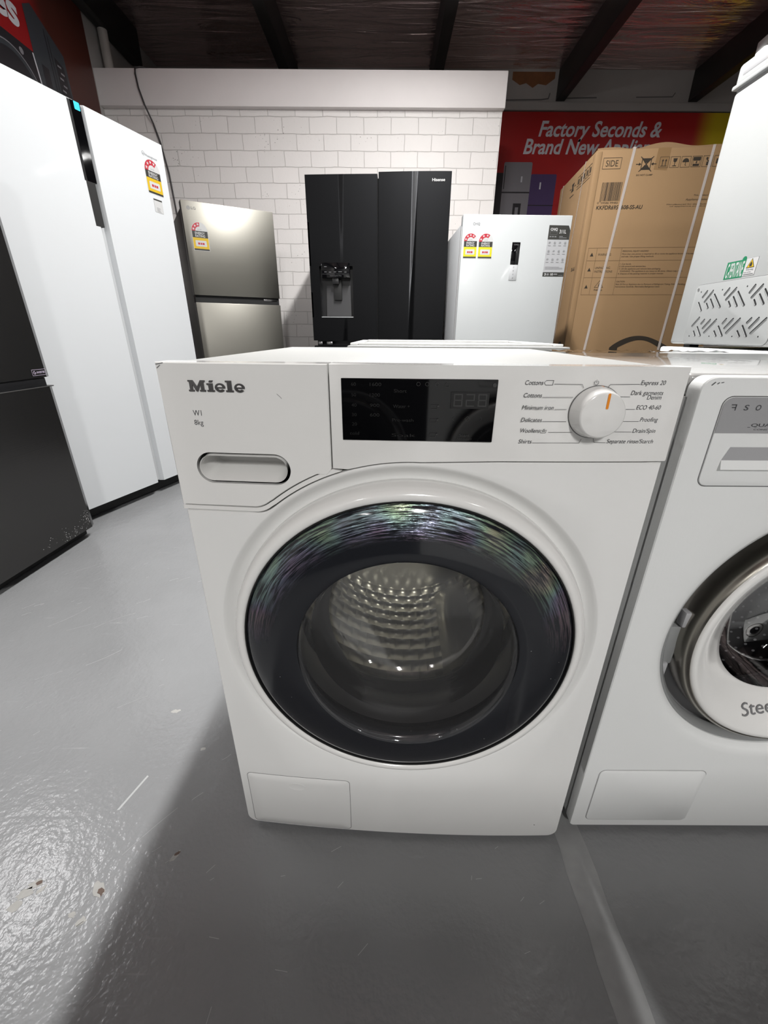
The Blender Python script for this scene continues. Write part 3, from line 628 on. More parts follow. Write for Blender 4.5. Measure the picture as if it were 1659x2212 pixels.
# body front panel with porthole opening: polar strips from the hole out to the panel outline
def panel_outline():
    P = [(0.0035, 0.671), (0.100, 0.671)]
    for k in range(1, 6):   # fillet into the arc
        t = k / 6; P.append((0.100 + 0.026 * t, 0.671 + 0.0125 * t * t))
    a0 = math.atan2(0.6845 - CZ, 0.1265 - CU); 
    for k in range(0, 25):
        a = a0 + (math.radians(88) - a0) * k / 24; r = 0.2765; P.append((CU + r * math.cos(a), CZ + r * math.sin(a)))
    P += [(0.40, 0.7455), (0.5935, 0.7465)]
    n = 40
    for k in range(1, n): P.append((0.5935, 0.7465 + (0.03 - 0.7465) * k / n))
    for k in range(0, 7): a = math.radians(0 - 90 * k / 6); P.append((0.5765 + 0.017 * math.cos(a), 0.029 + 0.017 * math.sin(a)))
    for k in range(1, n): P.append((0.5765 + (0.0205 - 0.5765) * k / n, 0.012))
    for k in range(0, 7): a = math.radians(-90 - 90 * k / 6); P.append((0.0205 + 0.017 * math.cos(a), 0.029 + 0.017 * math.sin(a)))
    for k in range(1, n): P.append((0.0035, 0.03 + (0.671 - 0.03) * k / n))
    return P
def front_panel(name, m, parent, outline, cu, cz, loops, thick, warp=None):
    """loops: (radius, y) rings from the outline inward; outer edge returns back by thick."""
    bm = bmesh.new(); n = len(outline); rows = []
    rows.append([bm.verts.new((x, thick, z)) for x, z in outline])
    rows.append([bm.verts.new((x, 0.0015, z)) for x, z in outline])
    ins = []
    for x, z in outline:
        d = math.hypot(x - cu, z - cz); k = (d - 0.0015) / d; ins.append((cu + (x - cu) * k, cz + (z - cz) * k))
    rows.append([bm.verts.new((x, 0.0, z)) for x, z in ins])
    r0 = loops[0][0]
    for t in (0.33, 0.66):
        row = []
        for x, z in ins:
            d = math.hypot(x - cu, z - cz); k = (d + (r0 - d) * t) / d; row.append(bm.verts.new((cu + (x - cu) * k, 0, cz + (z - cz) * k)))
        rows.append(row)
    for (r, y) in loops:
        row = []
        for x, z in ins:
            d = math.hypot(x - cu, z - cz); row.append(bm.verts.new((cu + (x - cu) * r / d, y, cz + (z - cz) * r / d)))
        rows.append(row)
    for a, b in zip(rows, rows[1:]):
        for k in range(n): bm.faces.new((a[k], a[(k + 1) % n], b[(k + 1) % n], b[k]))
    return finish(name, bm, m, parent, True, warp, 35)
front_panel('front_panel', M['white'], ms, resample(panel_outline(), 0.009), CU, CZ, [(0.2742, 0.0), (0.2722, 0.0010), (0.2690, 0.0045), (0.2645, 0.0095), (0.2595, 0.0135), (0.2550, 0.0150), (0.2505, 0.0155), (0.2505, 0.024)], 0.02, bulge)
# fascia: drawer front at left, control strip at right
def upper_curve(gap, u0, u1, n=30):
    """lower edge of the upper unit: straight, then round the door, then straight."""
    R = 0.2765 + gap; P = []
    a0 = math.atan2(0.6845 - CZ, 0.1265 - CU)
    pts = [(0.0, 0.671 + gap), (0.05, 0.671 + gap), (0.099, 0.671 + gap)] + [(0.099 + 0.026 * k / 6 - gap * .3, 0.671 + gap + 0.0125 * (k / 6) ** 2) for k in range(1, 6)]
    for k in range(25):
        a = a0 + (math.radians(88) - a0) * k / 24; pts.append((CU + R * math.cos(a), CZ + R * math.sin(a)))
    pts += [(0.40, 0.7455 + gap), (0.50, 0.746 + gap), (0.597, 0.7465 + gap)]
    return [p for p in pts if u0 - 1e-6 <= p[0] <= u1 + 1e-6]
lip = upper_curve(0.0015, 0, 0.597); top = 0.8545
SE = 0.2005
low = upper_curve(0.0085, 0, 0.19)
dr = [(0.0, top)] + [(0.0, low[0][1])] + low[1:] + [(0.1935, 0.7265), (0.1975, 0.7300), (SE - 0.0012, 0.7345)] + [(SE - 0.0006, top)]
st = [(SE + 0.0006, top), (SE + 0.0002, 0.7343)] + [p for p in upper_curve(0.0018, 0.212, 0.597)] + [(W, 0.75), (W, top)]
stx = []
for i, p in enumerate(st):    # subdivide the long edges so the bow follows
    q = st[(i + 1) % len(st)]; k = max(1, int(abs(q[0] - p[0]) / 0.03))
    stx += [(p[0] + (q[0] - p[0]) * j / k, p[1] + (q[1] - p[1]) * j / k) for j in range(k)]
ribbon_prism('control_panel', M['white_fascia'], ms, stx, 0.0, 0.03, 0.0012, bulge)
# thin strip between drawer and body following the curve
lo = upper_curve(0.0018, 0, 0.215); hi = upper_curve(0.0072, 0, 0.2)
ribbon_prism('drawer_lip', M['white_fascia'], ms, lo + [(0.2008, 0.7331)] + hi[::-1], 0.0008, 0.02, 0.0, bulge)
# drawer handle: raised oval rim with a scooped recess
def stadium(cx, cz, hw, hh, n=14):
    P = []
    for k in range(n + 1): a = math.radians(-90 + 180 * k / n); P.append((cx + hw - hh + hh * math.cos(a), cz + hh * math.sin(a)))
    for k in range(n + 1): a = math.radians(90 + 180 * k / n); P.append((cx - hw + hh + hh * math.cos(a), cz + hh * math.sin(a)))
    return P
def loft(name, m, parent, loops, warp=None, cap=True):
    bm = bmesh.new(); R = [[bm.verts.new((x, y, z)) for x, z in P] for P, y in loops]; n = len(R[0])
    for a, b in zip(R, R[1:]):
        for k in range(n): bm.faces.new((a[k], a[(k + 1) % n], b[(k + 1) % n], b[k]))
    if cap: bm.faces.new(R[-1])
    return finish(name, bm, m, parent, True, warp, 30)
hx, hz = 0.0885, 0.7305

def ray_stadium(cx, cz, hw, hh, ang):
    c, s_ = math.cos(ang), math.sin(ang); lo_, hi_ = 0.0, 1.0
    def inside(t):
        x, z = abs(c * t), abs(s_ * t); dx = max(0.0, x - (hw - hh)); return dx * dx + z * z <= hh * hh
    for _ in range(40):
        md = (lo_ + hi_) / 2
        if inside(md): lo_ = md
        else: hi_ = md
    return (cx + c * lo_, cz + s_ * lo_)
def holed_plate(name, m, parent, outline, cx, cz, hw, hh, thick, warp=None):
    bm = bmesh.new(); n = len(outline)
    hole = [ray_stadium(cx, cz, hw, hh, math.atan2(z - cz, x - cx)) for x, z in outline]
    ins = []
    for x, z in outline:
        d = math.hypot(x - cx, z - cz); k = (d - 0.0012) / d; ins.append((cx + (x - cx) * k, cz + (z - cz) * k))
    R = [[bm.verts.new((x, thick, z)) for x, z in outline], [bm.verts.new((x, 0.0012, z)) for x, z in outline], [bm.verts.new((x, 0, z)) for x, z in ins]]
    for t in (.3, .6, .85): R.append([bm.verts.new((a[0] + (b[0] - a[0]) * t, 0, a[1] + (b[1] - a[1]) * t)) for a, b in zip(ins, hole)])
    R.append([bm.verts.new((x, 0, z)) for x, z in hole]); R.append([bm.verts.new((x, 0.006, z)) for x, z in hole])
    for a, b in zip(R, R[1:]):
        for k in range(n): bm.faces.new((a[k], a[(k + 1) % n], b[(k + 1) % n], b[k]))
    return finish(name, bm, m, parent, True, warp, 30)
drawer = holed_plate('drawer_front', M['white_fascia'], ms, resample(dr, 0.004), hx, hz, 0.0598, 0.0198, 0.03, bulge)
for o in list(ms.children):
    if o.name.split('.')[0] in ('handle_groove', 'handle_rim'): o.parent = drawer
loft('handle_recess', M['white_fascia'], drawer, [(stadium(hx, hz, 0.0562, 0.0162), -0.0006), (stadium(hx, hz, 0.0552, 0.0152), 0.0015), (stadium(hx, hz + 0.0040, 0.0552, 0.0150), 0.014), (stadium(hx, hz + 0.0085, 0.0545, 0.0135), 0.034), (stadium(hx, hz + 0.0090, 0.0535, 0.0125), 0.046)], bulge)

# printed marks and the raised slab-serif logo on the drawer
F = Flat(-0.0001)
F.text('W1', 0.0360, 0.0465, 0.7948, 0.0064, M['ink'], 1).text('8kg', 0.0357, 0.0467, 0.7838, 0.0060, M['ink'], 1)
F.line([(0.1400, 0.8215), (0.1437, 0.8183), (0.1452, 0.8165)], 0.0004, M['ink'], 1)
F.done('lettering', drawer, bulge)
def slab_logo():
    bm = bmesh.new()
    def pr(P, y=-0.0016):
        A = sum(P[i][0] * P[(i + 1) % len(P)][1] - P[(i + 1) % len(P)][0] * P[i][1] for i in range(len(P)))
        if A < 0: P = P[::-1]
        a = [bm.verts.new((x, y, z)) for x, z in P]; b = [bm.verts.new((x, 0.0005, z)) for x, z in P]
        bm.faces.new(a).material_index = 0
        for i in range(len(P)): j = (i + 1) % len(P); bm.faces.new((a[i], b[i], b[j], a[j])).material_index = 1
    x0, z0, h = 0.0365, 0.8229, 0.0124
    S = lambda pts, ox, sx: [(x0 + ox + p[0] * sx, z0 + p[1] * h) for p in pts]
    # M
    pr(S([(0, 0), (.34, 0), (.34, .14), (.26, .14), (.26, .62), (.46, 0), (.56, 0), (.76, .62), (.76, .14), (.68, .14), (.68, 0), (1.04, 0), (1.04, .14), (.96, .14), (.96, .86), (1.04, .86), (1.04, 1), (.76, 1), (.53, .42), (.30, 1), (0, 1), (0, .86), (.08, .86), (.08, .14), (0, .14)], 0.0, 0.0195))
    # i
    pr(S([(0, 0), (1, 0), (1, .14), (.82, .14), (.82, .74), (0, .74), (0, .60), (.22, .60), (.22, .14), (0, .14)], 0.0222, 0.0088))
    pr(S([(.3, .84), (.75, .84), (.9, 1.0), (.45, 1.0)], 0.0222, 0.0088))
    # l
    pr(S([(0, 0), (1, 0), (1, .14), (.80, .14), (.80, 1), (0, 1), (0, .86), (.22, .86), (.22, .14), (0, .14)], 0.0446, 0.0090))
    # e twice
    for ox in (0.0318, 0.0548):
        cx, cz, ro, ri = x0 + ox + 0.0060, z0 + .37 * h, 0.0061, 0.0028; sz = 0.80; P = []
        for k in range(27): a = math.radians(0 + 322 * k / 26); P.append((cx + ro * math.cos(a), cz + ro * sz * math.sin(a)))
        for k in range(16): a = math.radians(322 - (322 - 186) * k / 15); P.append((cx + ri * math.cos(a), cz + ri * sz * math.sin(a) - (0.0003)))
        P += [(cx + ri, cz - 0.0007), (cx + ro, cz - 0.0007)]
        # upper counter is cut by leaving a slot through the ring
        top = []
        for k in range(14): a = math.radians(4 + 172 * k / 13); top.append((cx + ri * 1.05 * math.cos(a), cz + 0.0006 + ri * sz * math.sin(a)))
        pr(P)
        a = [bm.verts.new((x, -0.00165, z)) for x, z in top]; f = bm.faces.new(a); f.material_index = 2
    me_o = finish('logo', bm, [M['chrome'], M['chrome_edge'], M['white_fascia']], drawer, False, bulge)
    return me_o
slab_logo()

# display
disp = box('display', M['black_gloss'], ms, 0.2145, 0.3885, -0.0012, 0.004, 0.7702, 0.8400, 0.0006, 1, bulge)
F = Flat(-0.0016)
d0, dz = 0.2145, 0.7702
def dpx(X, Y): return (0.2145 + (X - 160) / 1290 * 0.174, 0.8400 - (Y - 145) / 520 * 0.0698)
for (X, Y, w, t) in ((245, 205, 40, '60'), (245, 290, 40, '50'), (245, 375, 42, '40'), (245, 455, 42, '30'), (245, 535, 42, '20'), (225, 615, 80, 'cold'), (400, 375, 80, '900'), (400, 455, 80, '600'), (400, 205, 95, '1600'), (400, 290, 85, '1200'), (600, 255, 105, 'Short'), (595, 380, 140, 'Water +'), (590, 495, 180, 'Pre-wash'), (585, 625, 205, 'TwinDos')):
    a = dpx(X, Y); F.text('Soak' if t == 'TwinDos' else t, a[0], a[0] + w * 0.174 / 1290, a[1], 0.0036, M['ink_faint'], 1)
a = dpx(1165, 617); F.text('Start', a[0], a[0] + 0.0112, a[1], 0.0034, M['ink_faint2'], 1); a = dpx(1142, 640); F.text('Add laundry', a[0], a[0] + 0.018, a[1], 0.0014, M['ink_faint2'], 1)
for X in (800, 872, 952): a = dpx(X, 185); F.arc(a[0], a[1], 0.0018, 0.0022, 0, 360, M['ink_faint2'], 1)
a = dpx(1035, 190); F.frame(a[0] - .002, a[0] + .002, a[1] - .0018, a[1] + .0012, 0.0003, M['ink_faint2'], 1).arc(a[0], a[1] + .0012, 0.0009, 0.0013, 0, 180, M['ink_faint2'], 1)
for Y in (370, 485, 608): a = dpx(940, Y); F.frame(a[0] - .004, a[0] + .003, a[1] - .002, a[1] + .002, 0.0003, M['ink_faint2'], 1).disc(a[0] + .0045, a[1] + .0012, 0.0011, M['ink_faint2'], 1)
def seg7(ch, x, z, w, h):
    m = {'0': 'abcdef', '8': 'abcdefg', '1': 'bc', '2': 'abged'}[ch]; t = w * .16
    L = {'a': [(x, z + h), (x + w, z + h)], 'b': [(x + w, z + h), (x + w, z + h / 2)], 'c': [(x + w, z + h / 2), (x + w, z)], 'd': [(x, z), (x + w, z)], 'e': [(x, z), (x, z + h / 2)], 'f': [(x, z + h / 2), (x, z + h)], 'g': [(x, z + h / 2), (x + w, z + h / 2)]}
    for k in m: F.line(L[k], t, M['ink_faint2'], 2)
p0, p1 = dpx(1072, 380), dpx(1388, 245); F.rect(p0[0], p1[0], p0[1], p1[1], M['ink_faint'], 1)
for i, ch in enumerate('828'): seg7(ch, p0[0] + 0.004 + i * 0.0135, p0[1] + .003, 0.0085, 0.0125)
a = dpx(1222, 465); F.line([(a[0] - .003, a[1]), (a[0], a[1] + .003), (a[0] + .003, a[1]), (a[0], a[1] - .003), (a[0] - .003, a[1])], 0.0003, M['ink_faint2'], 1)
a = dpx(1097, 465); F.line([(a[0] + .002, a[1] + .002), (a[0], a[1]), (a[0] + .002, a[1] - .002)], 0.0003, M['ink_faint2'], 1)
a = dpx(1345, 465); F.line([(a[0] - .002, a[1] + .002), (a[0], a[1]), (a[0] - .002, a[1] - .002)], 0.0003, M['ink_faint2'], 1)
a = dpx(1422, 188); F.disc(a[0], a[1], 0.0022, M['ink_faint2'], 1)
F.done('display_symbols', disp, bulge)

# programme lettering and leader lines round the dial
F = Flat(-0.0001); K = M['ink']; sh = 0.18; cp = 0.0047; lw = 0.00042
def lab(t, x0, x1, zz, c=cp): F.text(t, x0, x1, zz, c, K, 1, shear=sh)
lab('Cottons', 0.4177, 0.4375, 0.8349); lab('Cottons', 0.4180, 0.4383, 0.8214); lab('Minimum iron', 0.4183, 0.4535, 0.8081); lab('Delicates', 0.4190, 0.4425, 0.7943)
lab('Woollens', 0.4192, 0.4420, 0.7820); lab('Shirts', 0.4193, 0.4345, 0.7693)
lab('Express 20', 0.5452, 0.5722, 0.8355); lab('Dark garments', 0.5368, 0.5725, 0.8247); lab('Denim', 0.5560, 0.5718, 0.8199); lab('ECO 40-60', 0.5468, 0.5738, 0.8089)
lab('Proofing', 0.5543, 0.5743, 0.7953); lab('Drain/Spin', 0.5490, 0.5750, 0.7825); lab('Separate rinse/Starch', 0.5217, 0.5756, 0.7702)
F.line([(0.4388, 0.8372), (0.4412, 0.8397), (0.4490, 0.8397), (0.4484, 0.8348), (0.4408, 0.8348), (0.4388, 0.8372)], 0.0004, K, 1)
F.line([(0.4430, 0.7852), (0.4434, 0.7818), (0.4490, 0.7818), (0.4499, 0.7852)], 0.0004, K, 1).line([(0.4443, 0.7850), (0.4452, 0.7836), (0.4480, 0.7836), (0.4488, 0.7851)], 0.0004, K, 1).line([(0.4458, 0.7838), (0.4464, 0.7862)], 0.0004, K, 1).line([(0.4472, 0.7838), (0.4474, 0.7864)], 0.0004, K, 1)
for L_ in ([(0.4503, 0.8358), (0.4809, 0.8357), (0.4830, 0.8321)], [(0.4392, 0.8216), (0.4732, 0.8219)], [(0.4549, 0.8084), (0.4684, 0.8085)], [(0.4434, 0.7949), (0.4703, 0.7949)], [(0.4523, 0.7824), (0.4790, 0.7826)], [(0.4354, 0.7699), (0.4898, 0.7702), (0.4914, 0.7750)],
           [(0.5443, 0.8361), (0.5117, 0.8359), (0.5099, 0.8324)], [(0.5365, 0.8226), (0.5217, 0.8226)], [(0.5454, 0.8090), (0.5300, 0.8089)], [(0.5533, 0.7955), (0.5290, 0.7953)], [(0.5479, 0.7833), (0.5211, 0.7834)], [(0.5206, 0.7708), (0.5072, 0.7711), (0.5052, 0.7755)]):
    F.line(L_, lw, K, 1)
F.arc(0.4961, 0.8376, 0.0021, 0.00255, 125, 415, K, 1).line([(0.4961, 0.8374), (0.4961, 0.8406)], 0.0004, K, 1)
cpn = [o for o in ms.children if o.name.startswith('control_panel')][0]
F.done('program_lettering', cpn, bulge)

# rotary dial
kb = lathe('dial', M['white_fascia'], ms, [(0.0286, 0.001), (0.0286, -0.0015), (0.0282, -0.003), (0.0250, -0.0195), (0.0243, -0.0212), (0.0228, -0.0220), (0.0, -0.0222)], 0.5005, 0.8055, 72, bulge)
lathe('dial_gap', M['seam'], kb, [(0.0292, 0.0008), (0.0292, -0.0003), (0.0284, -0.0003)], 0.5005, 0.8055, 72, bulge)
F = Flat(-0.0223); F.rr(0.5005 + 0.0010, 0.5005 + 0.0038, 0.8055 + 0.0070, 0.8055 + 0.0235, 0.0013, M['orange'], 1); 
F.done('pointer_mark', kb, bulge)
bmk = bmesh.new(); add_box(bmk, 0.5016, 0.5041, -0.0183, -0.0005, 0.8290, 0.8297, 0)
for v in bmk.verts: 
    t = (-0.0005 - v.co.y) / 0.0178; v.co.z = (0.8340 if t < .5 else 0.8296) + (0.0002 if v.co.z > 0.82935 else 0)
finish('pointer_side', bmk, M['orange'], kb, False, bulge)

# porthole door
door = lathe('door_ring', M['white_fascia'], ms, [(0.2470, 0.022), (0.2525, 0.016), (0.2528, 0.000), (0.2512, -0.009), (0.2490, -0.0155), (0.2455, -0.0195), (0.2410, -0.0210), (0.2365, -0.0205), (0.2345, -0.0180), (0.2345, 0.002)], CU, CZ, 128, bulge)
lathe('door_gasket', M['black_gap'], door, [(0.2346, -0.0175), (0.2338, -0.0190), (0.2325, -0.0185), (0.2320, -0.012)], CU, CZ, 128, bulge)
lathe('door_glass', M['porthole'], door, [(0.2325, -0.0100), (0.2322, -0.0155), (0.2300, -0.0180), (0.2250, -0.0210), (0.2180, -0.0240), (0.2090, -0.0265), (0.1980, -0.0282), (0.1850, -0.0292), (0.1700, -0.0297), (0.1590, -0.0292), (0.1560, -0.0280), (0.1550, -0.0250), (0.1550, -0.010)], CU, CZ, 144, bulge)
lathe('glass_bowl', M['bowl'], door, [(0.1556, -0.0245), (0.1530, -0.0255), (0.1500, -0.0235), (0.1470, -0.015), (0.1450, 0.004), (0.1425, 0.012), (0.1400, 0.018), (0.1385, 0.045), (0.1365, 0.068), (0.1335, 0.082), (0.1275, 0.091), (0.1170, 0.096), (0.0600, 0.103), (0.0005, 0.106), (0.0005, 0.113), (0.0600, 0.110), (0.1190, 0.103), (0.1310, 0.097), (0.1380, 0.086), (0.1415, 0.068), (0.1440, 0.045), (0.1460, 0.024)], CU, CZ, 96, bulge, shear=0.10, ang=70)
lathe('bowl_collar', M['collar'], door, [(0.1600, -0.010), (0.1600, 0.012), (0.168, 0.045), (0.185, 0.075)], CU, CZ, 96)
lathe('door_seal', M['rubber'], ms, [(0.2480, 0.020), (0.2300, 0.030), (0.2000, 0.050), (0.1850, 0.075), (0.1780, 0.095), (0.1900, 0.112), (0.2400, 0.115)], CU, CZ, 96)
drum = lathe('drum', M['drum'], ms, [(0.2000, 0.112), (0.2380, 0.118), (0.2420, 0.135), (0.2420, 0.46), (0.2350, 0.478)], CU, CZ, 96, uv=(44, 29))
lathe('drum_back', M['steel_drum'], drum, [(0.2360, 0.478), (0.16, 0.472), (0.06, 0.455), (0.0, 0.455)], CU, CZ, 96)
for k in range(3):
    a = 2 * PI * k / 3 + 1.05; bm = bmesh.new(); n = 14; rows = []
    for j in range(9):
        t = j / 8; y = 0.15 + 0.30 * t; hgt = 0.050 * math.sin(PI * min(1, .12 + .9 * t)) + 0.004; row = []
        for q in range(n + 1):
            ww = -1 + 2 * q / n; aa = a + ww * 0.17; rr_ = 0.2415 - hgt * (1 - ww * ww); row.append(bm.verts.new((CU + rr_ * math.cos(aa), y, CZ + rr_ * math.sin(aa))))
        rows.append(row)
    for p, q in zip(rows, rows[1:]):
        for i in range(n): bm.faces.new((p[i], p[i + 1], q[i + 1], q[i]))
    finish('drum_paddle', bm, M['steel_drum'], drum, True)

# service flap with a thumb dimple
F = Flat(0.0); F.rr(0.0172, 0.2058, 0.0157, 0.1552, 0.008, M['seam_soft'], 1)
flap_pts = resample(rrect(0.0180, 0.2050, 0.0165, 0.1544, 0.0075), 0.006)
def grid_plate(name, m, parent, x0, x1, z0, z1, r, y, bev, warp):
    P = resample(rrect(x0, x1, z0, z1, r, 5), 0.008); cx, cz = (x0 + x1) / 2, (z0 + z1) / 2; bm = bmesh.new(); n = len(P)
    R = [[bm.verts.new((a, 0.002, b)) for a, b in P], [bm.verts.new((a, y + bev, b)) for a, b in P]]
    for k in (0.985, .75, .5, .25): R.append([bm.verts.new((cx + (a - cx) * k, y, cz + (b - cz) * k)) for a, b in P])
    for a, b in zip(R, R[1:]):
        for k in range(n): bm.faces.new((a[k], a[(k + 1) % n], b[(k + 1) % n], b[k]))
    bm.faces.new(R[-1]); return finish(name, bm, m, parent, True, warp, 35)
grid_plate('flap_gap', M['seam'], ms, 0.0172, 0.2058, 0.0157, 0.1552, 0.008, -0.0003, 0.0001, bulge)
flap = grid_plate('service_flap', M['white'], ms, 0.0180, 0.2051, 0.0166, 0.1545, 0.0075, -0.0010, 0.0007, bulge)
P = [(0.1092 + 0.0152 * math.cos(2 * PI * k / 32), 0.1290 + 0.0088 * math.sin(2 * PI * k / 32)) for k in range(32)]
P2 = [(0.1092 + 0.0128 * math.cos(2 * PI * k / 32), 0.1285 + 0.0068 * math.sin(2 * PI * k / 32)) for k in range(32)]
loft('thumb_dimple', M['white'], flap, [(P, -0.0010), (P, -0.0016), (P2, -0.0013)], bulge)
F = Flat(-0.0006, 0.0002)
for k in range(16):
    cx, cz, r = random.gauss(0.318, 0.055), random.uniform(0.02, 0.10), random.uniform(0.0004, 0.0012)
    if cx < 0.215: continue
    F.poly([(cx + r * random.uniform(.4, 1.2) * math.cos(2 * PI * j / 7), cz + r * random.uniform(.4, 1.2) * math.sin(2 * PI * j / 7)) for j in range(7)], M['scuff'], 1)
F.line([(0.2560, 0.133), (0.2585, 0.128), (0.2592, 0.122)], 0.0010, M['scuff'], 1).line([(0.482, 0.030), (0.486, 0.024)], 0.0014, M['scuff'], 1)
F.disc(0.5475, 0.047, 0.0009, M['ink'], 1, 10)
F.done('scuff_marks', ms, bulge)
F = Flat(-0.0006, 0.0002)
F.line([(0.0015, 0.852), (0.010, 0.8535)], 0.0010, M['ink_grey'], 1).line([(0.002, 0.848), (0.006, 0.851)], 0.0008, M['ink_grey'], 1)
F.done('edge_scuffs', ms)

# ================================================================== SECOND WASHER (cropped by the frame)
W2, H2 = 0.595, 0.843
a2 = thing('washing_machine', 'white front-loading washer with silver control strip and recessed chrome-edged door, cut by the frame edge', 'washing machine', (0.363, 0.491, 0), 0.08)
def shell2(): 
    bm = bmesh.new(); t = .004
    add_box(bm, 0.0, t, 0.018, 0.60, 0.02, 0.818, 0); add_box(bm, W2 - t, W2, 0.018, 0.60, 0.02, 0.818, 0)
    add_box(bm, 0, W2, 0.596, 0.60, 0.02, 0.818, 0); add_box(bm, 0, W2, 0.018, 0.60, 0.02, 0.024, 0)
    return finish('cabinet', bm, M['white_steel'], a2)
shell2()
for sx in (0.05, W2 - 0.05):
    for sy in (0.07, 0.54): box('foot', M['black'], a2, sx - .02, sx + .02, sy - .02, sy + .02, 0, 0.022, 0.004)
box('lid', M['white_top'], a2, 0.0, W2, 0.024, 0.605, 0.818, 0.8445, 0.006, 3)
box('lid_corner', M['white_steel'], a2, -0.0008, 0.03, 0.030, 0.075, 0.806, 0.8410, 0.004)
RC, RZ, RR = 0.2975, 0.4615, 0.229
def outline2():
    P = []
    for (cx, cz, a0) in ((W2 - .016, H2 - .016, 0), (.016, H2 - .016, 90), (.008, .022, 180), (W2 - .008, .022, 270)):
        r = .016 if cz > .4 else .008
        for k in range(7): a = math.radians(a0 + 15 * k); P.append((cx + r * math.cos(a), cz + r * math.sin(a)))
    return resample(P, 0.012)
bm = bmesh.new(); OUT2 = outline2()
front2 = front_panel('front_panel', M['white_steel'], a2, OUT2, RC, RZ, [(RR + .022, 0.0), (RR + .012, 0.0012), (RR + .005, 0.0045), (RR, 0.011), (RR - .001, 0.052)], 0.022, None)
# soften the outer edge: a rolled return all round
n = len(OUT2); bm = bmesh.new()
cxm, czm = W2 / 2, H2 / 2
lathe('door_recess', M['mid_grey'], a2, [(RR, 0.020), (RR - .002, 0.048), (RR - .012, 0.054), (0.170, 0.056), (0.160, 0.075), (0.175, 0.11)], RC, RZ, 112)
drum2 = lathe('drum', M['drum_dots'], a2, [(0.170, 0.10), (0.225, 0.11), (0.225, 0.44), (0.0, 0.45)], RC, RZ, 96, uv=(70, 50))
lathe('door_seal', M['grey_plastic'], a2, [(RR + .001, 0.014), (RR - .004, 0.012), (RR - .009, 0.018), (RR - .010, 0.030)], RC, RZ, 112)
DX, DZ = 0.3085, 0.4580
d2 = lathe('door', M['white_fascia'], a2, [(0.199, 0.030), (0.2005, 0.004), (0.1995, -0.001), (0.196, -0.004), (0.190, -0.0035), (0.160, 0.016), (0.140, 0.030), (0.131, 0.036), (0.128, 0.041)], DX, DZ, 128)
lathe('chrome_rim', mat('chrome_door_rim', (0.36, 0.34, 0.30), 0.26, metal=1.0), d2, [(0.206, 0.046), (0.2085, 0.030), (0.2075, 0.010), (0.2050, 0.0015), (0.2015, -0.0012), (0.1992, 0.0005)], DX, DZ, 128)
lathe('door_glass', thin_glass('smoked_door_glass', (0.55, 0.55, 0.56), 0.04, 0.45), d2, [(0.1285, 0.040), (0.126, 0.052), (0.118, 0.085), (0.10, 0.11), (0.05, 0.125), (0, 0.128)], DX, DZ, 96)
F = Flat(-0.0005); F.text('Steel Seal', 0.2405, 0.375, 0.2995, 0.0185, M['ink_grey'], 1); F.done('lettering', d2)
for o in [c for c in d2.children if c.name.startswith('lettering')]:
    for v in o.data.vertices:   # follow the dished ring
        rr_ = math.hypot(v.co.x - DX, v.co.z - DZ); v.co.y = -0.0052 + max(0.0, (0.190 - rr_)) * 0.65
# hinge gear visible in the left gap
hg = box('hinge_plate', M['grey_plastic'], a2, 0.085, 0.105, 0.026, 0.050, 0.395, 0.470, 0.003)
box('hinge_block', M['mid_grey'], hg, 0.096, 0.120, 0.020, 0.036, 0.472, 0.500, 0.003)
box('hinge_block', M['mid_grey'], hg, 0.079, 0.098, 0.022, 0.048, 0.372, 0.400, 0.002)
box('hinge_slot', M['black_gap'], hg, 0.0755, 0.083, 0.028, 0.050, 0.375, 0.408, 0)
# drawer: outlined panel, silver band, grip
F = Flat(0.0)
DRO = (0.0300, 0.2600, 0.7115, 0.8215)
F.line(rrect(0.0300, 0.42, 0.7115, 0.8215, 0.011)[::1] + [rrect(0.0300, 0.42, 0.7115, 0.8215, 0.011)[0]], 0.0011, M['seam'], 1)
F.done('drawer_gap', a2)
bm = bmesh.new(); P = rrect(0.0310, 0.4190, 0.7125, 0.8205, 0.010)
dw = ribbon_prism('drawer_front', M['white_steel'], a2, P, -0.0010, 0.003, 0.0006)
F = Flat(-0.0012, 0.0003)
P = [p for p in rrect(0.0310, 0.4190, 0.7790, 0.8205, 0.010)]
F.poly([(0.0310, 0.7790), (0.4190, 0.7790)] + rrect(0.0310, 0.4190, 0.77, 0.8205, 0.010)[:14], M['silver'], 1)
# stylised four-letter mark: open first letter, S, O
def strokes(pts, w=0.0011): F.line(pts, w, M['ink'], 2)
x, z, g = 0.0405, 0.8060, 0.0062
strokes([(x, z + g), (x + .0052, z + g), (x + .0052, z)]); strokes([(x + .0010, z + g * .5), (x + .0052, z + g * .5)])
F.text('S', 0.0555, 0.0606, z, g, M['ink'], 2, shear=.1, bold=.01).text('O', 0.0690, 0.0750, z, g, M['ink'], 2, shear=.1, bold=.01)
F.line([(0.0675, 0.7862), (0.0705, 0.7862)], 0.0005, M['ink'], 2); F.text('QUATTRO', 0.0710, 0.122, 0.7870, 0.0036, M['ink'], 2, bold=.01).text('CONSTRUCTION', 0.0755, 0.122, 0.7828, 0.0016, M['ink'], 2)
F.done('control_strip', dw)
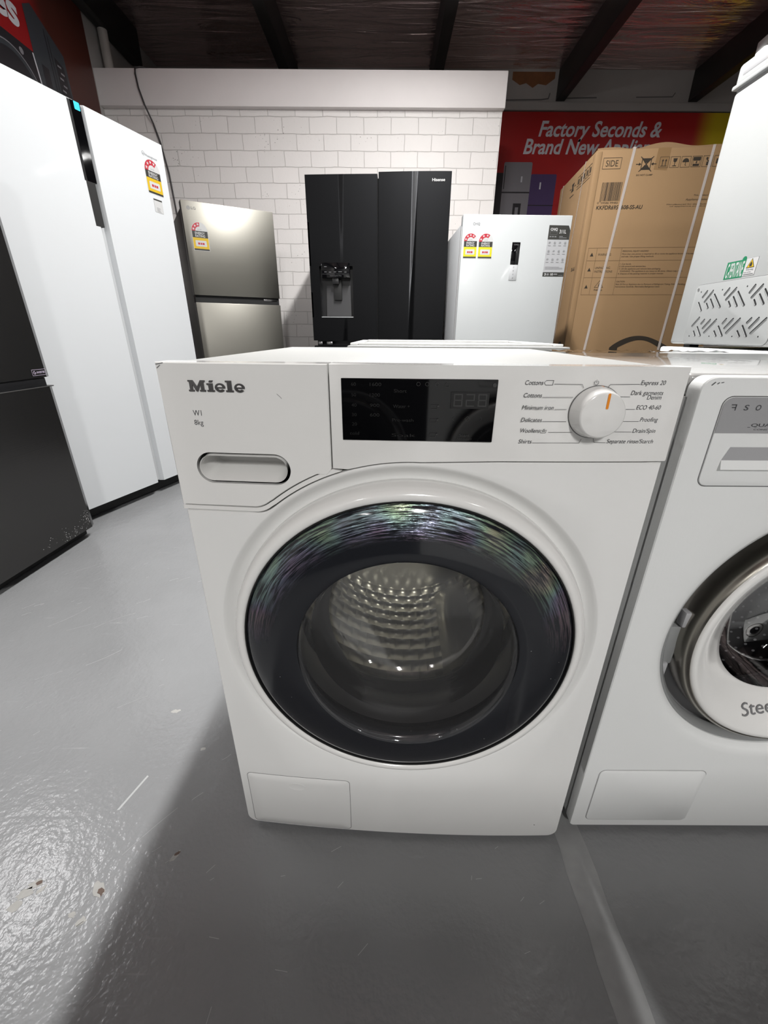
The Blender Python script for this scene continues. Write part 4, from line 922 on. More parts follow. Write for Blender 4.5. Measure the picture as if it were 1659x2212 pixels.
# grip: hollow with a bright lower lip
bm = bmesh.new()
G0, G1, ZT, ZM, ZB = 0.0500, 0.400, 0.7620, 0.7455, 0.7318
def q4(P, mi):
    f = bm.faces.new([bm.verts.new(p) for p in P]); f.material_index = mi
q4([(G0 + .006, -0.0013, ZT), (G1, -0.0013, ZT), (G1, -0.0013, ZM), (G0, -0.0013, ZM)], 0)
q4([(G0, -0.0013, ZM), (G1, -0.0013, ZM), (G1, -0.0060, ZB + .003), (G0 - .001, -0.0060, ZB + .003)], 1)
q4([(G0 - .001, -0.0060, ZB + .003), (G1, -0.0060, ZB + .003), (G1, -0.0012, ZB), (G0 - .001, -0.0012, ZB)], 1)
q4([(G0, -0.0013, ZM), (G0 - .001, -0.0060, ZB + .003), (G0 - .001, -0.0012, ZB)], 1)
finish('grip', bm, [M['mid_grey'], M['white_steel']], dw)
# filter flap outline
F = Flat(0.0); R_ = rrect(0.0255, 0.218, 0.0315, 0.1745, 0.012); F.poly(R_, M['seam_soft'], 1)
F.done('flap_gap', a2)
ribbon_prism('service_flap', M['white_steel'], a2, rrect(0.0268, 0.2167, 0.0328, 0.1732, 0.011), -0.0014, 0.002, 0.0008)
F = Flat(-0.0004); F.line([(0.011, 0.834), (0.014, 0.837)], 0.0012, M['ink'], 1).line([(0.017, 0.8355), (0.0185, 0.8365)], 0.0011, M['ink'], 1).line([(0.021, 0.8365), (0.0235, 0.837)], 0.0008, M['ink'], 1)
F.done('scuff_marks', a2)

# loose torn film lying along the back edge of the second washer's top
bm = bmesh.new(); rows = []
for j in range(4):
    row = []
    for k in range(40): row.append(bm.verts.new((0.40 + 0.42 * k / 39 + .004 * random.random(), 1.045 + 0.014 * j, 0.8462 + 0.0015 + (0.0055 * random.random() if j in (1, 2) else 0.001 * random.random()))))
    rows.append(row)
for a, b in zip(rows, rows[1:]):
    for k in range(39): bm.faces.new((a[k], a[k + 1], b[k + 1], b[k]))
tag(finish('plastic_film', bm, M['film'], None, True), 'torn clear plastic film lying along the back edge of the cut-off washer top', 'plastic film')

# ================================================================== APPLIANCE BEHIND THE FRONT WASHER
bk = thing('washing_machine', 'white appliance behind the front washer, only its low rimmed top showing', 'washing machine', (-0.095, 1.16, 0), -1.0)
box('cabinet', M['white'], bk, 0, 0.57, 0, 0.56, 0.0, 0.846, 0.008)
bm = bmesh.new(); add_box(bm, -0.004, 0.574, -0.004, 0.565, 0.846, 0.855, 0.003); finish('lid', bm, M['white_lid'], bk, True)
bm = bmesh.new()
add_box(bm, 0.02, 0.55, 0.06, 0.075, 0.855, 0.861, 0.002); add_box(bm, 0.02, 0.55, 0.525, 0.545, 0.855, 0.862, 0.002); add_box(bm, 0.0, 0.02, 0.04, 0.55, 0.855, 0.861, 0.002); add_box(bm, 0.55, 0.572, 0.04, 0.55, 0.855, 0.861, 0.002)
finish('lid_rim', bm, M['white_plastic'], bk, True)

# ================================================================== FRIDGES
def fridge_sign(parent, y, x0, x1, z0, z1, light):
    F = Flat(y); F.frame(x0, x1, z0, z1, (z1 - z0) * .06, light, 1)
    h = z1 - z0; F.arc(x0 + h * .55, z0 + h * .5, h * .20, h * .30, 60, 350, light, 1).line([(x0 + h * .55, z0 + h * .5), (x0 + h * .82, z0 + h * .5)], h * .09, light, 1)
    F.text('INVERTER', x0 + h * 1.05, x1 - h * .2, z0 + h * .32, h * .36, light, 1, bold=.02)
    return F.done('inverter_badge', parent)

# --- white two-door fridge at left
ws = thing('refrigerator', 'tall white side-by-side fridge with black centre grip, energy label on its far door', 'refrigerator', (-1.464, 1.845, 0), 72.05)
WW, WH, WD = 0.933, 1.777, 0.68
box('cabinet', M['grey_side'], ws, 0.004, WW - 0.004, 0.065, WD, 0.05, WH - 0.015, 0.004)
for sx in (0.06, WW - .06):
    for sy in (0.12, WD - .06): box('foot', M['black'], ws, sx - .025, sx + .025, sy - .025, sy + .025, 0, 0.055, 0.003)
box('plinth', M['black_gap'], ws, 0.03, WW - 0.03, 0.06, 0.10, 0.012, 0.072, 0.002)
# each door is an upright with a bevelled grip edge along the middle
def edge_door(name, x0, x1, bevel_left, bw):
    P = [(x0, 0.06), (x1, 0.06)] + ([(x1, 0.0), (x0 + bw, 0.0), (x0, 0.022)] if bevel_left else [(x1, 0.022), (x1 - bw, 0.0), (x0, 0.0)])
    bm = bmesh.new(); a = [bm.verts.new((x, y, 0.075)) for x, y in P]; b = [bm.verts.new((x, y, WH)) for x, y in P]
    bm.faces.new(list(reversed(a))); bm.faces.new(b)
    for i in range(5): bm.faces.new((a[i], a[(i + 1) % 5], b[(i + 1) % 5], b[i]))
    bmesh.ops.bevel(bm, geom=[e for e in bm.edges if e.calc_face_angle(0) > .5], offset=0.0025, segments=2, profile=.5, affect='EDGES')
    return finish(name, bm, M['white_door'], ws, True, None, 30)
ld = edge_door('door', 0.0, 0.4760, False, 0.020); rd = edge_door('door', 0.4925, WW, True, 0.010)
box('grip_channel', M['grey_side'], ws, 0.474, 0.4945, 0.024, 0.064, 0.08, WH - .004, 0)
box('grip_strip', M['black_gloss'], ws, 0.4400, 0.4860, -0.0012, 0.03, 1.497, WH - .001, 0.0005, 1)
box('grip_pocket', M['black_gap'], ws, 0.4330, 0.4760, -0.0010, 0.03, 1.329, 1.499, 0.0004, 1)
box('strip_edge', M['black'], ws, 0.4280, 0.4405, -0.0006, 0.02, 1.497, WH - .002, 0)
F = Flat(-0.0016); F.rr(0.456, 0.482, 1.748, WH - .001, 0.003, M['blue'], 1); F.done('blue_tape', ws)
F = Flat(-0.0003)
F.text('Westinghouse', 0.806, 0.884, 1.6955, 0.0105, M['ink_grey'], 1); F.arc(0.797, 1.704, 0.0075, 0.0090, 0, 360, M['ink_grey'], 1).line([(0.7925, 1.706), (0.795, 1.700), (0.797, 1.705), (0.799, 1.700), (0.8015, 1.706)], .0012, M['ink_grey'], 1)
F.done('logo', rd)
energy_sticker(rd, 0.789, 0.889, 1.541, 1.690, -0.0003, M['st_yellow'], 4, 130)
F = Flat(-0.0003); F.rr(0.812, 0.869, 1.4625, 1.523, 0.004, M['ink_grey'], 1).rr(0.8126, 0.8684, 1.4631, 1.5224, 0.0037, M['st_white'], 2).rect(0.8126, 0.8684, 1.5155, 1.5215, M['st_black'], 3)
for k in range(5): F.rect(0.825, 0.825 + 0.030 * (0.9 - .12 * (k % 3)), 1.4665 + .0042 * k, 1.4678 + .0042 * k, M['ink_grey'], 3)
F.done('info_sticker', rd)
box('hinge_cover', M['grey_side'], ws, 0.03, 0.14, 0.05, 0.16, WH - .016, WH + .006, 0.004); box('hinge_cover', M['grey_side'], ws, WW - .14, WW - .03, 0.05, 0.16, WH - .016, WH + .006, 0.004)

# --- dark fridge at the left edge
DW, DH = 0.545, 1.44
dk = thing('refrigerator', 'dark graphite two-door fridge with inverter badge and scuffed lower door, at the left edge', 'refrigerator', (-1.3722, 1.2107, 0), 88.08)
off = 0.155   # the fit measured from a wider guess
box('cabinet', M['fridge_side'], dk, 0.004, DW - 0.004, 0.062, 0.54, 0.045, DH - 0.012, 0.004)
for sx in (0.05, DW - .05):
    for sy in (0.11, 0.48): box('foot', M['black'], dk, sx - .022, sx + .022, sy - .022, sy + .022, 0, 0.05, 0.003)
box('plinth', M['black_gap'], dk, 0.02, DW - .012, 0.05, 0.09, 0.006, 0.058, 0.002)
box('door_gap', M['black_gap'], dk, 0.006, DW - .02, 0.022, 0.07, 0.66, 0.735, 0)
def dark_door(z0, z1):
    P = [(0, 0.058), (DW, 0.058), (DW, 0.016), (DW - .030, 0.0), (0.030, 0.0), (0, 0.016)]
    bm = bmesh.new(); a = [bm.verts.new((x, y, z0)) for x, y in P]; b = [bm.verts.new((x, y, z1)) for x, y in P]
    bm.faces.new(list(reversed(a))); bm.faces.new(b)
    for i in range(6): bm.faces.new((a[i], a[(i + 1) % 6], b[(i + 1) % 6], b[i]))
    bmesh.ops.bevel(bm, geom=[e for e in bm.edges if e.calc_face_angle(0) > .9], offset=0.002, segments=2, profile=.5, affect='EDGES')
    return finish('door', bm, M['dark_steel'], dk, True, None, 25)
up = dark_door(0.716, DH); lowd = dark_door(0.052, 0.678)
box('door_lip', M['black'], dk, 0.01, DW - .035, 0.004, 0.05, 0.679, 0.715, 0.002)
box('door_trim', M['fridge_side'], lowd, 0.0, DW - .002, 0.003, 0.05, 0.678, 0.682, 0.001, 1)
fridge_sign(up, -0.0004, 0.452, 0.517, 0.7255, 0.7465, mat('badge_lilac', (0.42, 0.36, 0.46), 0.4))
F = Flat(-0.0004)
for k in range(150):
    g = random.random()
    if g < .45: cx, cz = random.gauss(.50, .016), random.gauss(.095, .022)
    elif g < .9: cx, cz = random.gauss(.40, .045), random.gauss(.085, .018) - (random.random() * .03)
    else: cx, cz = random.gauss(.27, .02), random.gauss(.09, .01)
    r = random.uniform(.0005, .0021)
    if cx > .512 or cz < .058: continue
    F.poly([(cx + r * random.uniform(.4, 1.3) * math.cos(2 * PI * j / 6), cz + r * random.uniform(.4, 1.3) * math.sin(2 * PI * j / 6)) for j in range(6)], M['st_white'], 1)
F.done('scuff_marks', lowd)

# --- stainless top-mount fridge
LW, LH = 0.60, 1.662
lg = thing('refrigerator', 'brushed stainless top-freezer fridge with energy label, angled before the brick wall', 'refrigerator', (-1.320, 3.208, 0), 29.97)
box('cabinet', M['fridge_side'], lg, 0.002, LW - .002, 0.075, 0.66, 0.03, LH - .03, 0.005)
for sx in (0.05, LW - .05):
    for sy in (0.12, 0.6): box('foot', M['black'], lg, sx - .022, sx + .022, sy - .022, sy + .022, 0, 0.035, 0.003)
def lg_door(z0, z1):
    d = box('door', M['fridge_side'], lg, 0, LW, 0.004, 0.07, z0, z1, 0.004)
    box('door_skin', M['inox'], d, 0.001, LW - .0005, 0, 0.008, z0 + .0005, z1 - .0005, 0.0025)
    return d
tdoor = lg_door(1.118, LH); bdoor = lg_door(0.05, 1.0735)
box('door_gap', M['black_gap'], lg, 0.006, LW - .004, 0.016, 0.078, 1.07, 1.12, 0)
box('hinge', M['chrome'], lg, LW - .12, LW - .02, 0.012, 0.05, 1.098, 1.112, 0.002)
box('hinge_cover', M['fridge_side'], lg, LW - .12, LW - .03, 0.02, 0.14, LH - .03, LH - .004, 0.004)
F = Flat(-0.0003); F.disc(0.044, 1.622, 0.0115, M['ink_grey'], 1).arc(0.044, 1.622, 0.0075, 0.0085, 90, 360, M['inox'], 2).line([(0.044, 1.627), (0.044, 1.618), (0.047, 1.618)], .0012, M['inox'], 2)
F.text('LG', 0.0605, 0.0880, 1.6155, 0.0145, M['ink'], 1, bold=.01); F.done('logo', tdoor)
energy_sticker(tdoor, 0.0425, 0.1435, 1.386, 1.549, -0.0003, M['st_yellow'], 3, 95)

# --- black steel french door fridge
BW, BH = 0.908, 1.785
hs = thing('refrigerator', 'wide black steel double-door fridge with water dispenser, against the brick wall', 'refrigerator', (-0.507, 3.168, 0), -3.07)
box('cabinet', M['black_steel_side'], hs, 0.012, BW - .012, 0.075, 0.70, 0.03, BH - .02, 0.004)
for sx in (0.06, BW - .06):
    for sy in (0.14, 0.62): box('foot', M['black'], hs, sx - .025, sx + .025, sy - .025, sy + .025, 0, 0.035, 0.003)
def bowed(x0, x1, d):
    def w(co):
        t = (co.x - x0) / (x1 - x0) * 2 - 1
        return Vector((co.x, co.y + (d * t * t if co.y < 0.03 else 0), co.z))
    return w
def his_door(x0, x1, z0, z1, bow, hole=None):
    bm = bmesh.new(); nx = 24
    def strip(xa, xb, za, zb):
        n = max(2, int((xb - xa) / 0.02)); 
        for (ya) in (0.0,):
            vs = [[bm.verts.new((xa + (xb - xa) * i / n, 0.0, z)) for i in range(n + 1)] for z in (za, zb)]
            for i in range(n): bm.faces.new((vs[0][i], vs[0][i + 1], vs[1][i + 1], vs[1][i]))
    if hole:
        hx0, hx1, hz0, hz1 = hole
        strip(x0, x1, hz1, z1); strip(x0, hx0, hz0, hz1); strip(hx1, x1, hz0, hz1); strip(x0, x1, z0, hz0)
    else: strip(x0, x1, z0, z1)
    n = 40
    for za, up_ in ((z1, 1), (z0, 0)):
        vs = [[bm.verts.new((x0 + (x1 - x0) * i / n, y, za)) for i in range(n + 1)] for y in (0.0, 0.07)]
        for i in range(n): bm.faces.new((vs[0][i], vs[0][i + 1], vs[1][i + 1], vs[1][i]))
    for xa in (x0, x1):
        bm.faces.new([bm.verts.new(p) for p in ((xa, 0, z0), (xa, 0.07, z0), (xa, 0.07, z1), (xa, 0, z1))])
    bm.faces.new([bm.verts.new(p) for p in ((x0, 0.07, z0), (x1, 0.07, z0), (x1, 0.07, z1), (x0, 0.07, z1))]) if not hole else None
    w = bowed(x0, x1, bow)
    bmesh.ops.remove_doubles(bm, verts=bm.verts, dist=0.00002)
    for v in bm.verts: v.co = w(v.co)
    bmesh.ops.recalc_face_normals(bm, faces=bm.faces)
    me = bpy.data.meshes.new('door'); bm.to_mesh(me); bm.free()
    me.polygons.foreach_set('use_smooth', [True] * len(me.polygons)); me.set_sharp_from_angle(angle=math.radians(30))
    return link('door', me, hs, [M['black_steel']])
hole = (0.0640, 0.2880, 0.9815, 1.2900)
hl = his_door(0.0, 0.4520, 0.833, BH - .004, 0.0025, hole); hr = his_door(0.4600, BW, 0.833, BH + .006, 0.006)
box('door_gap', M['black_gap'], hs, 0.440, 0.472, 0.03, 0.08, 0.80, BH - .02, 0)
box('freezer_drawer', M['black_steel'], hs, 0.0, BW, 0.008, 0.07, 0.43, 0.800, 0.006); box('freezer_drawer', M['black_steel'], hs, 0.0, BW, 0.008, 0.07, 0.05, 0.422, 0.006)
for x0 in (0.03, 0.09): box('hinge', M['chrome'], hs, x0, x0 + (.028 if x0 < .05 else .04), 0.02, 0.06, 0.808, 0.826, 0.002)
# dispenser
dp = box('dispenser', M['black'], hs, 0.0640, 0.2880, 0.055, 0.075, 0.9815, 1.2900, 0)
bm = bmesh.new()
for P in (((0.064, 0.006, 0.9815), (0.064, 0.06, 0.9815), (0.064, 0.06, 1.29), (0.064, 0.006, 1.29)), ((0.288, 0.006, 0.9815), (0.288, 0.06, 0.9815), (0.288, 0.06, 1.29), (0.288, 0.006, 1.29)), ((0.064, 0.006, 1.29), (0.288, 0.006, 1.29), (0.288, 0.06, 1.29), (0.064, 0.06, 1.29)), ((0.064, 0.004, 0.9815), (0.288, 0.004, 0.9815), (0.288, 0.06, 0.9815), (0.064, 0.06, 0.9815))):
    bm.faces.new([bm.verts.new(p) for p in P])
finish('recess_walls', bm, M['black'], dp)
bm = bmesh.new(); P = [(0.100, 0.052, 1.18), (0.265, 0.052, 1.18), (0.270, 0.030, 0.99), (0.098, 0.030, 0.99)]
bm.faces.new([bm.verts.new(p) for p in P]); finish('recess_back', bm, M['black_steel_side'], dp)
box('drip_tray', M['grey_side'], dp, 0.066, 0.286, -0.001, 0.05, 0.9815, 0.9860, 0.001)
box('paddle', M['black_gap'], dp, 0.155, 0.207, 0.022, 0.045, 1.09, 1.21, 0.002)
box('nozzle', M['black'], dp, 0.148, 0.192, 0.004, 0.04, 1.185, 1.222, 0.004)
pn_ = box('touch_panel', M['black_gloss'], dp, 0.079, 0.269, -0.004, 0.05, 1.222, 1.310, 0.002)
F = Flat(-0.0042); LT = mat('panel_glow_print', (0.09, 0.09, 0.095), 0.5)  # grey lettering and symbols printed on the touch panel
for x0, x1, zz in ((.098, .115, 1.284), (.234, .248, 1.284), (.098, .114, 1.254), (.128, .145, 1.253), (.162, .178, 1.254), (.192, .216, 1.255), (.232, .247, 1.253)):
    F.rect(x0, x1, zz, zz + .004, LT, 1)
F.line([(.085, 1.244), (.265, 1.244)], .001, LT, 1)
F.text('Cubed | Crushed | Water', .135, .215, 1.231, .006, LT, 1); F.done('panel_lettering', pn_)
fridge_sign(hr, 0.0068, 0.820, 0.898, 0.8460, 0.8675, M['ink_grey'])
F = Flat(0.0010); F.text('Hisense', 0.790, 0.868, 1.7405, 0.015, M['st_white'], 1, bold=.012); F.done('logo', hr)

# --- white upright fridge with display strip
CW, CH = 0.600, 1.480
cq = thing('refrigerator', 'white single-door upright fridge with two energy labels and a slim dark display', 'refrigerator', (0.421, 2.695, 0), 1.25)
box('cabinet', M['grey_side'], cq, 0.004, CW - .004, 0.07, 0.62, 0.03, CH - .03, 0.006)
for sx in (0.05, CW - .05):
    for sy in (0.12, 0.56): box('foot', M['black'], cq, sx - .022, sx + .022, sy - .022, sy + .022, 0, 0.035, 0.003)
cdr = box('door', M['cool_white'], cq, 0, CW, 0, 0.055, 0.05, CH, 0.004, 3)
box('door_gasket', M['black_gap'], cq, 0.010, CW - .010, 0.052, 0.072, 0.06, CH - .03, 0)
box('door_edge_trim', M['st_white'], cq, -0.0012, 0.006, 0.028, 0.050, 0.06, CH - .05, 0.001, 1)
F = Flat(-0.0003); F.text('CHiQ', 0.0562, 0.0944, 1.4305, 0.0115, M['ink_grey'], 1, bold=.012); F.done('logo', cdr)
energy_sticker(cdr, 0.0115, 0.0865, 1.273, 1.393, -0.0003, M['st_lemon'], 4, 140); energy_sticker(cdr, 0.0945, 0.1740, 1.273, 1.393, -0.0003, M['st_lemon'], 3, 125)
cp_ = box('display_strip', M['black_gloss'], cq, 0.2832, 0.3283, -0.002, 0.002, 1.2440, 1.3525, 0.001)
box('button_strip', mat('button_strip_grey', (0.42, 0.43, 0.44), 0.4), cq, 0.2832, 0.3275, -0.002, 0.002, 1.1670, 1.2438, 0.001)
F = Flat(-0.0023); F.text('CHiQ', 0.294, 0.318, 1.338, 0.006, M['ink_grey'], 1)
for k in range(4): F.arc(0.3055, 1.232 - .018 * k, .002, .003, 0, 300, M['ink'], 1)
F.done('strip_lettering', cp_)
F = Flat(-0.0003)
card = [(0.4765, 1.188), (0.5975, 1.188), (0.5965, 1.412), (0.585, 1.433), (0.4775, 1.4340)]
F.poly(card, M['st_grey'], 1).poly([(0.4775, 1.367), (0.5965, 1.367), (0.5965, 1.412), (0.585, 1.433), (0.4775, 1.4340)], M['st_black'], 2).rect(0.4765, 0.5975, 1.188, 1.209, M['st_black'], 2)
F.text('CHiQ', 0.487, 0.526, 1.409, .012, M['st_white'], 3, bold=.03).text('311L', 0.538, 0.575, 1.396, .017, M['st_white'], 3, bold=.02)
F.frame(0.486, 0.526, 1.391, 1.403, .0008, M['ink_grey'], 3)
for k in range(3): F.rect(0.486 + .014 * k, 0.496 + .014 * k, 1.378, 1.383, M['ink_grey'], 3)
F.rect(.54, .56, 1.380, 1.383, M['ink_grey'], 3).rect(.54, .582, 1.374, 1.3765, M['ink_grey'], 3)
for i in range(4):
    for j in range(3):
        cx, cz = 0.492 + .029 * i, 1.350 - .040 * j; F.arc(cx, cz, .005, .0065, 0, 360 if (i + j) % 2 else 220, M['ink_grey'], 3)
        F.rect(cx - .003, cx + .003, cz - .002, cz + .002, M['ink_grey'], 3); F.rect(cx - .008, cx + .008, cz - .0135, cz - .011, M['ink_grey'], 3)
for k in range(3): F.rect(.484, .585 - .02 * (k == 2), 1.224 + .005 * k, 1.2255 + .005 * k, M['ink_grey'], 3)
F.text('3', .486, .495, 1.193, .011, M['st_white'], 3, bold=.03).rect(.499, .512, 1.193, 1.203, M['ink_grey'], 3).text('10', .521, .536, 1.193, .011, M['st_white'], 3, bold=.03).rect(.540, .560, 1.196, 1.203, M['ink_grey'], 3).rect(.568, .592, 1.193, 1.195, M['ink_grey'], 3)
F.done('feature_card', cdr)

# ================================================================== CARDBOARD BOX
BXW, BXD, BXH = 0.93, 0.771, 1.915
bx = thing('cardboard_box', 'tall brown cardboard fridge carton bound with white straps', 'box', (1.282, 3.172, 0), -5.49)
bm = bmesh.new(); add_box(bm, 0, BXW, 0, BXD, 0.0, BXH, 0.006, 2); carton = finish('carton', bm, M['card'], bx, True)
# top flaps, slightly lifted and crumpled along the front edge
bm = bmesh.new(); rows = []
for j in range(5):
    row = []
    for k in range(32):
        t = k / 31; hgt = 0.017 * math.exp(-((t - .42) / .15) ** 2) + .004 * math.sin(t * 19) * (j < 3) - 0.010 * math.exp(-((t - .23) / .05) ** 2)
        row.append(bm.verts.new((BXW * t, 0.0 + 0.18 * j / 4, BXH + 0.001 + max(-.004, hgt) * (1 - j / 4) + .002)))
    rows.append(row)
for a, b in zip(rows, rows[1:]):
    for k in range(31): bm.faces.new((a[k], a[k + 1], b[k + 1], b[k]))
low = [bm.verts.new((v.co.x, v.co.y + .001, BXH - .012)) for v in rows[0]]
for k in range(31): bm.faces.new((low[k], low[k + 1], rows[0][k + 1], rows[0][k]))
finish('top_flap', bm, M['card_top'], bx, True)
# inner corner board showing as a raised double edge at the front left
box('corner_board', M['card'], bx, -0.004, 0.030, -0.0035, 0.05, 0.02, BXH - .012, 0.002)
def strap(pts, parent=bx, w=0.011):
    bm = bmesh.new(); L = []
    for p, q in pts: L.append((bm.verts.new(p), bm.verts.new(q)))
    for a, b in zip(L, L[1:]): bm.faces.new((a[0], a[1], b[1], b[0]))
    bmesh.ops.solidify(bm, geom=bm.faces[:], thickness=0.0008)
    return finish('strap', bm, M['strap'], parent)
def front_strap(xt, xb):
    e = 0.0012
    strap([((xt - .008, 0.3, BXH + e + .008), (xt + .008, 0.3, BXH + e + .008)), ((xt - .008, -e, BXH + .006), (xt + .008, -e, BXH + .006)), ((xb - .008, -e - .003, 0.02), (xb + .008, -e - .003, 0.02))])
front_strap(0.214, 0.085); front_strap(0.664, 0.615)
def side_strap(yt, yb):
    e = 0.0012
    strap([((0.25, yt - .006, BXH + e), (0.25, yt + .006, BXH + e)), ((-e, yt - .006, BXH + .002), (-e, yt + .006, BXH + .002)), ((-e, yb - .006, 0.02), (-e, yb + .006, 0.02))])
side_strap(BXD - .565, BXD - .40); side_strap(BXD - .075, BXD + .0 - .05)
K, KS = M['card_ink'], M['card_ink_soft']
F = Flat(-0.0004)
F.frame(0.045, 0.151, 1.817, 1.871, .0022, K, 1).text('SIDE', 0.062, 0.134, 1.829, 0.030, K, 1)
# do-not-clamp mark
cx, cz = 0.298, 1.836
F.poly([(cx - .024, cz + .028), (cx + .024, cz + .028), (cx + .010, cz + .006), (cx - .010, cz + .006)], K, 1).poly([(cx - .024, cz - .028), (cx + .024, cz - .028), (cx + .010, cz - .006), (cx - .010, cz - .006)], K, 1)
F.line([(cx - .026, cz + .03), (cx - .026, cz - .03)], .004, K, 1).line([(cx + .026, cz + .03), (cx + .026, cz - .03)], .004, K, 1).line([(cx - .036, cz + .036), (cx + .036, cz - .036)], .004, K, 2).line([(cx - .036, cz - .036), (cx + .036, cz + .036)], .004, K, 2)
for s in (-1, 1): F.line([(cx + s * .058, cz), (cx + s * .036, cz)], .004, K, 1).poly([(cx + s * .042, cz + .008), (cx + s * .028, cz), (cx + s * .042, cz - .008)], K, 1)
F.text('DO NOT CLAMP', 0.252, 0.347, 1.779, 0.0075, K, 1, shear=.15, bold=.015)
for i in range(6):
    x0 = 0.374 + .0615 * i; F.frame(x0, x0 + .052, 1.816, 1.868, .0018, K, 1); c = x0 + .026; z = 1.842
    if i == 0:
        for s in (-1, 1): F.line([(c + s * .009, z - .015), (c + s * .009, z + .008)], .004, K, 1).poly([(c + s * .009 - .006, z + .006), (c + s * .009 + .006, z + .006), (c + s * .009, z + .017)], K, 1)
        F.line([(c - .018, z - .018), (c + .018, z - .018)], .003, K, 1)
    elif i == 1: F.poly([(c - .012, z + .018), (c + .012, z + .018), (c + .009, z + .003), (c, z - .002), (c - .009, z + .003)], K, 1).line([(c, z), (c, z - .017)], .0035, K, 1).line([(c - .010, z - .018), (c + .010, z - .018)], .0035, K, 1)
    elif i == 2: F.arc(c, z - .002, 0, .019, 0, 180, K, 1).line([(c, z), (c, z - .016), (c + .005, z - .018)], .003, K, 1)
    elif i == 3: F.rect(c - .022, c + .022, z + .006, z + .022, K, 1).rect(c - .018, c + .018, z - .022, z - .013, K, 1).text('1', c - .003, c + .004, z - .009, .011, K, 1).frame(c - .018, c + .018, z - .012, z + .005, .0015, K, 1)
    elif i == 4: F.rect(c - .004, c + .014, z - .020, z - .002, K, 1).disc(c - .004, z + .014, .006, K, 1).line([(c - .004, z + .008), (c + .006, z)], .005, K, 1)
    else: F.rect(c - .012, c + .012, z - .012, z + .012, K, 1)
x = 0.062; random.seed(5)
while x < 0.180:
    w = random.choice((.0014, .0014, .0028, .0042)); F.rect(x, min(x + w, .182), 1.655 + (-.006 if x < .07 else 0), 1.750, K, 1); x += w + random.choice((.0014, .0022, .003))
F.text('0  59586 99482', 0.051, 0.176, 1.640, .010, K, 1); F.text('KKFDR695  608-SS-AU', 0.050, 0.327, 1.611, .0205, K, 1, shear=.08, bold=.018)
F.done('print_marks', carton)
F = Flat(-0.0004)
T0, T1 = 0.047, 0.90
for z in (1.4025, 1.331, 1.2335, 1.1315): F.line([(T0, z), (T1, z)], .0016, KS, 1)
for x in (0.048, 0.102, 0.256, T1): F.line([(x, 1.4025), (x, 1.1315)], .0016, KS, 1)
for z in (1.356, 1.270, 1.170): F.poly([(0.063, z), (0.085, z), (0.074, z + .021)], K, 1)
F.text('WARNING', 0.112, 0.195, 1.359, .013, K, 1).text('UNPACKING', 0.110, 0.205, 1.284, .012, K, 1).text('INSTRUCTIONS', 0.110, 0.223, 1.263, .012, K, 1)
F.line([(0.127, 1.175), (0.183, 1.175), (0.155, 1.215), (0.127, 1.175)], .002, K, 1).poly([(0.15, 1.18), (.16, 1.18), (.155, 1.203)], K, 1).text('R600a', 0.128, 0.182, 1.156, .010, K, 1)
def small(t, x0, x1, z, c=.008): F.text(t, x0, x1, z, c, K, 1, shear=.15)
small('PERSONAL INJURY HAZARD', .263, .425, 1.380); small('More than one person is required to lift or move the appliance because of its weight', .263, .72, 1.364); small('and size. Use proper lifting methods.', .263, .465, 1.350)
small('1. Cut bands.', .262, .335, 1.308); small('2. Lift upward and remove box.', .262, .43, 1.294); small('3. Lift the appliance and remove base packaging.', .262, .525, 1.280); small('WARNING: The appliance is too heavy to lift alone. Obtain help to lift.', .270, .665, 1.266); small('4. Dispose of the packing material in proper manner.', .262, .55, 1.252)
small('CAUTION:', .262, .318, 1.206); small('Risk Of Fire or Explosion due to Puncture of Refrigerant Tubing; Follow Handling', .262, .70, 1.190); small('Instructions Carefully. Flammable Refrigerant Used.', .262, .545, 1.176)
small('This product', .615, .70, 1.672); small('Appliance Sales', .575, .70, 1.650, .010); small('Manufactured for distribution', .47, .72, 1.628, .006); small('of appliance products', .49, .72, 1.618, .005)
P = [(.305 + .41 * k / 20, .800 + .078 * math.sin(PI * (k / 20) ** .85)) for k in range(21)]; Q = [(.36 + .28 * k / 20, .800 + .050 * math.sin(PI * (k / 20))) for k in range(21)]
for a, b, c, d in zip(P, P[1:], Q, Q[1:]): F.poly([a, b, d, c], K, 1)
F.poly([(.645, .72), (.715, .72), (.715, .80), (.640, .80)], K, 1); F.poly([(.305, .72), (.365, .72), (.36, .80), (.305, .80)], K, 1)
F.done('print_marks', carton)
F = Flat(-0.0001); F.poly([(.352, BXH - .002), (.425, BXH - .002), (.425, 1.803), (.348, 1.808)], M['tape_brown'], 1); F.done('packing_tape', carton)
# print on the left face (built in the side's own frame)
sd = bpy.data.objects.new('side_print', None)
def side_flat(fn, name):
    G = Flat(0); fn(G); o = G.done(name, carton)
    for v in o.data.vertices: d, z, yy = v.co.x, v.co.z, v.co.y; v.co = (yy - .0004, BXD - d, z)
    o.data.update(); return o
bpy.data.objects.remove(sd)
def sp(G):
    cx, cz = .345, 1.836
    G.poly([(cx - .03, cz + .024), (cx + .03, cz + .024), (cx + .012, cz), (cx + .03, cz - .024), (cx - .03, cz - .024), (cx - .012, cz)], K, 1)
    for s in (-1, 1): G.line([(cx + s * .065, cz), (cx + s * .036, cz)], .006, K, 1)
    G.rect(.30, .39, 1.783, 1.789, K, 1)
    for i in range(5):
        x0 = .445 + .056 * i; G.frame(x0, x0 + .048, 1.812, 1.866, .0035, K, 1).rect(x0 + .012, x0 + .036, 1.822, 1.852, K, 1)
    G.rect(.445, .70, 1.795, 1.799, K, 1)
    G.text('SS-AU', .625, .70, 1.285, .022, K, 1, bold=.02)
    P = [(.54 + .2 * k / 12, .76 + .075 * math.sin(PI * k / 12)) for k in range(13)]
    G.poly(P, K, 1)
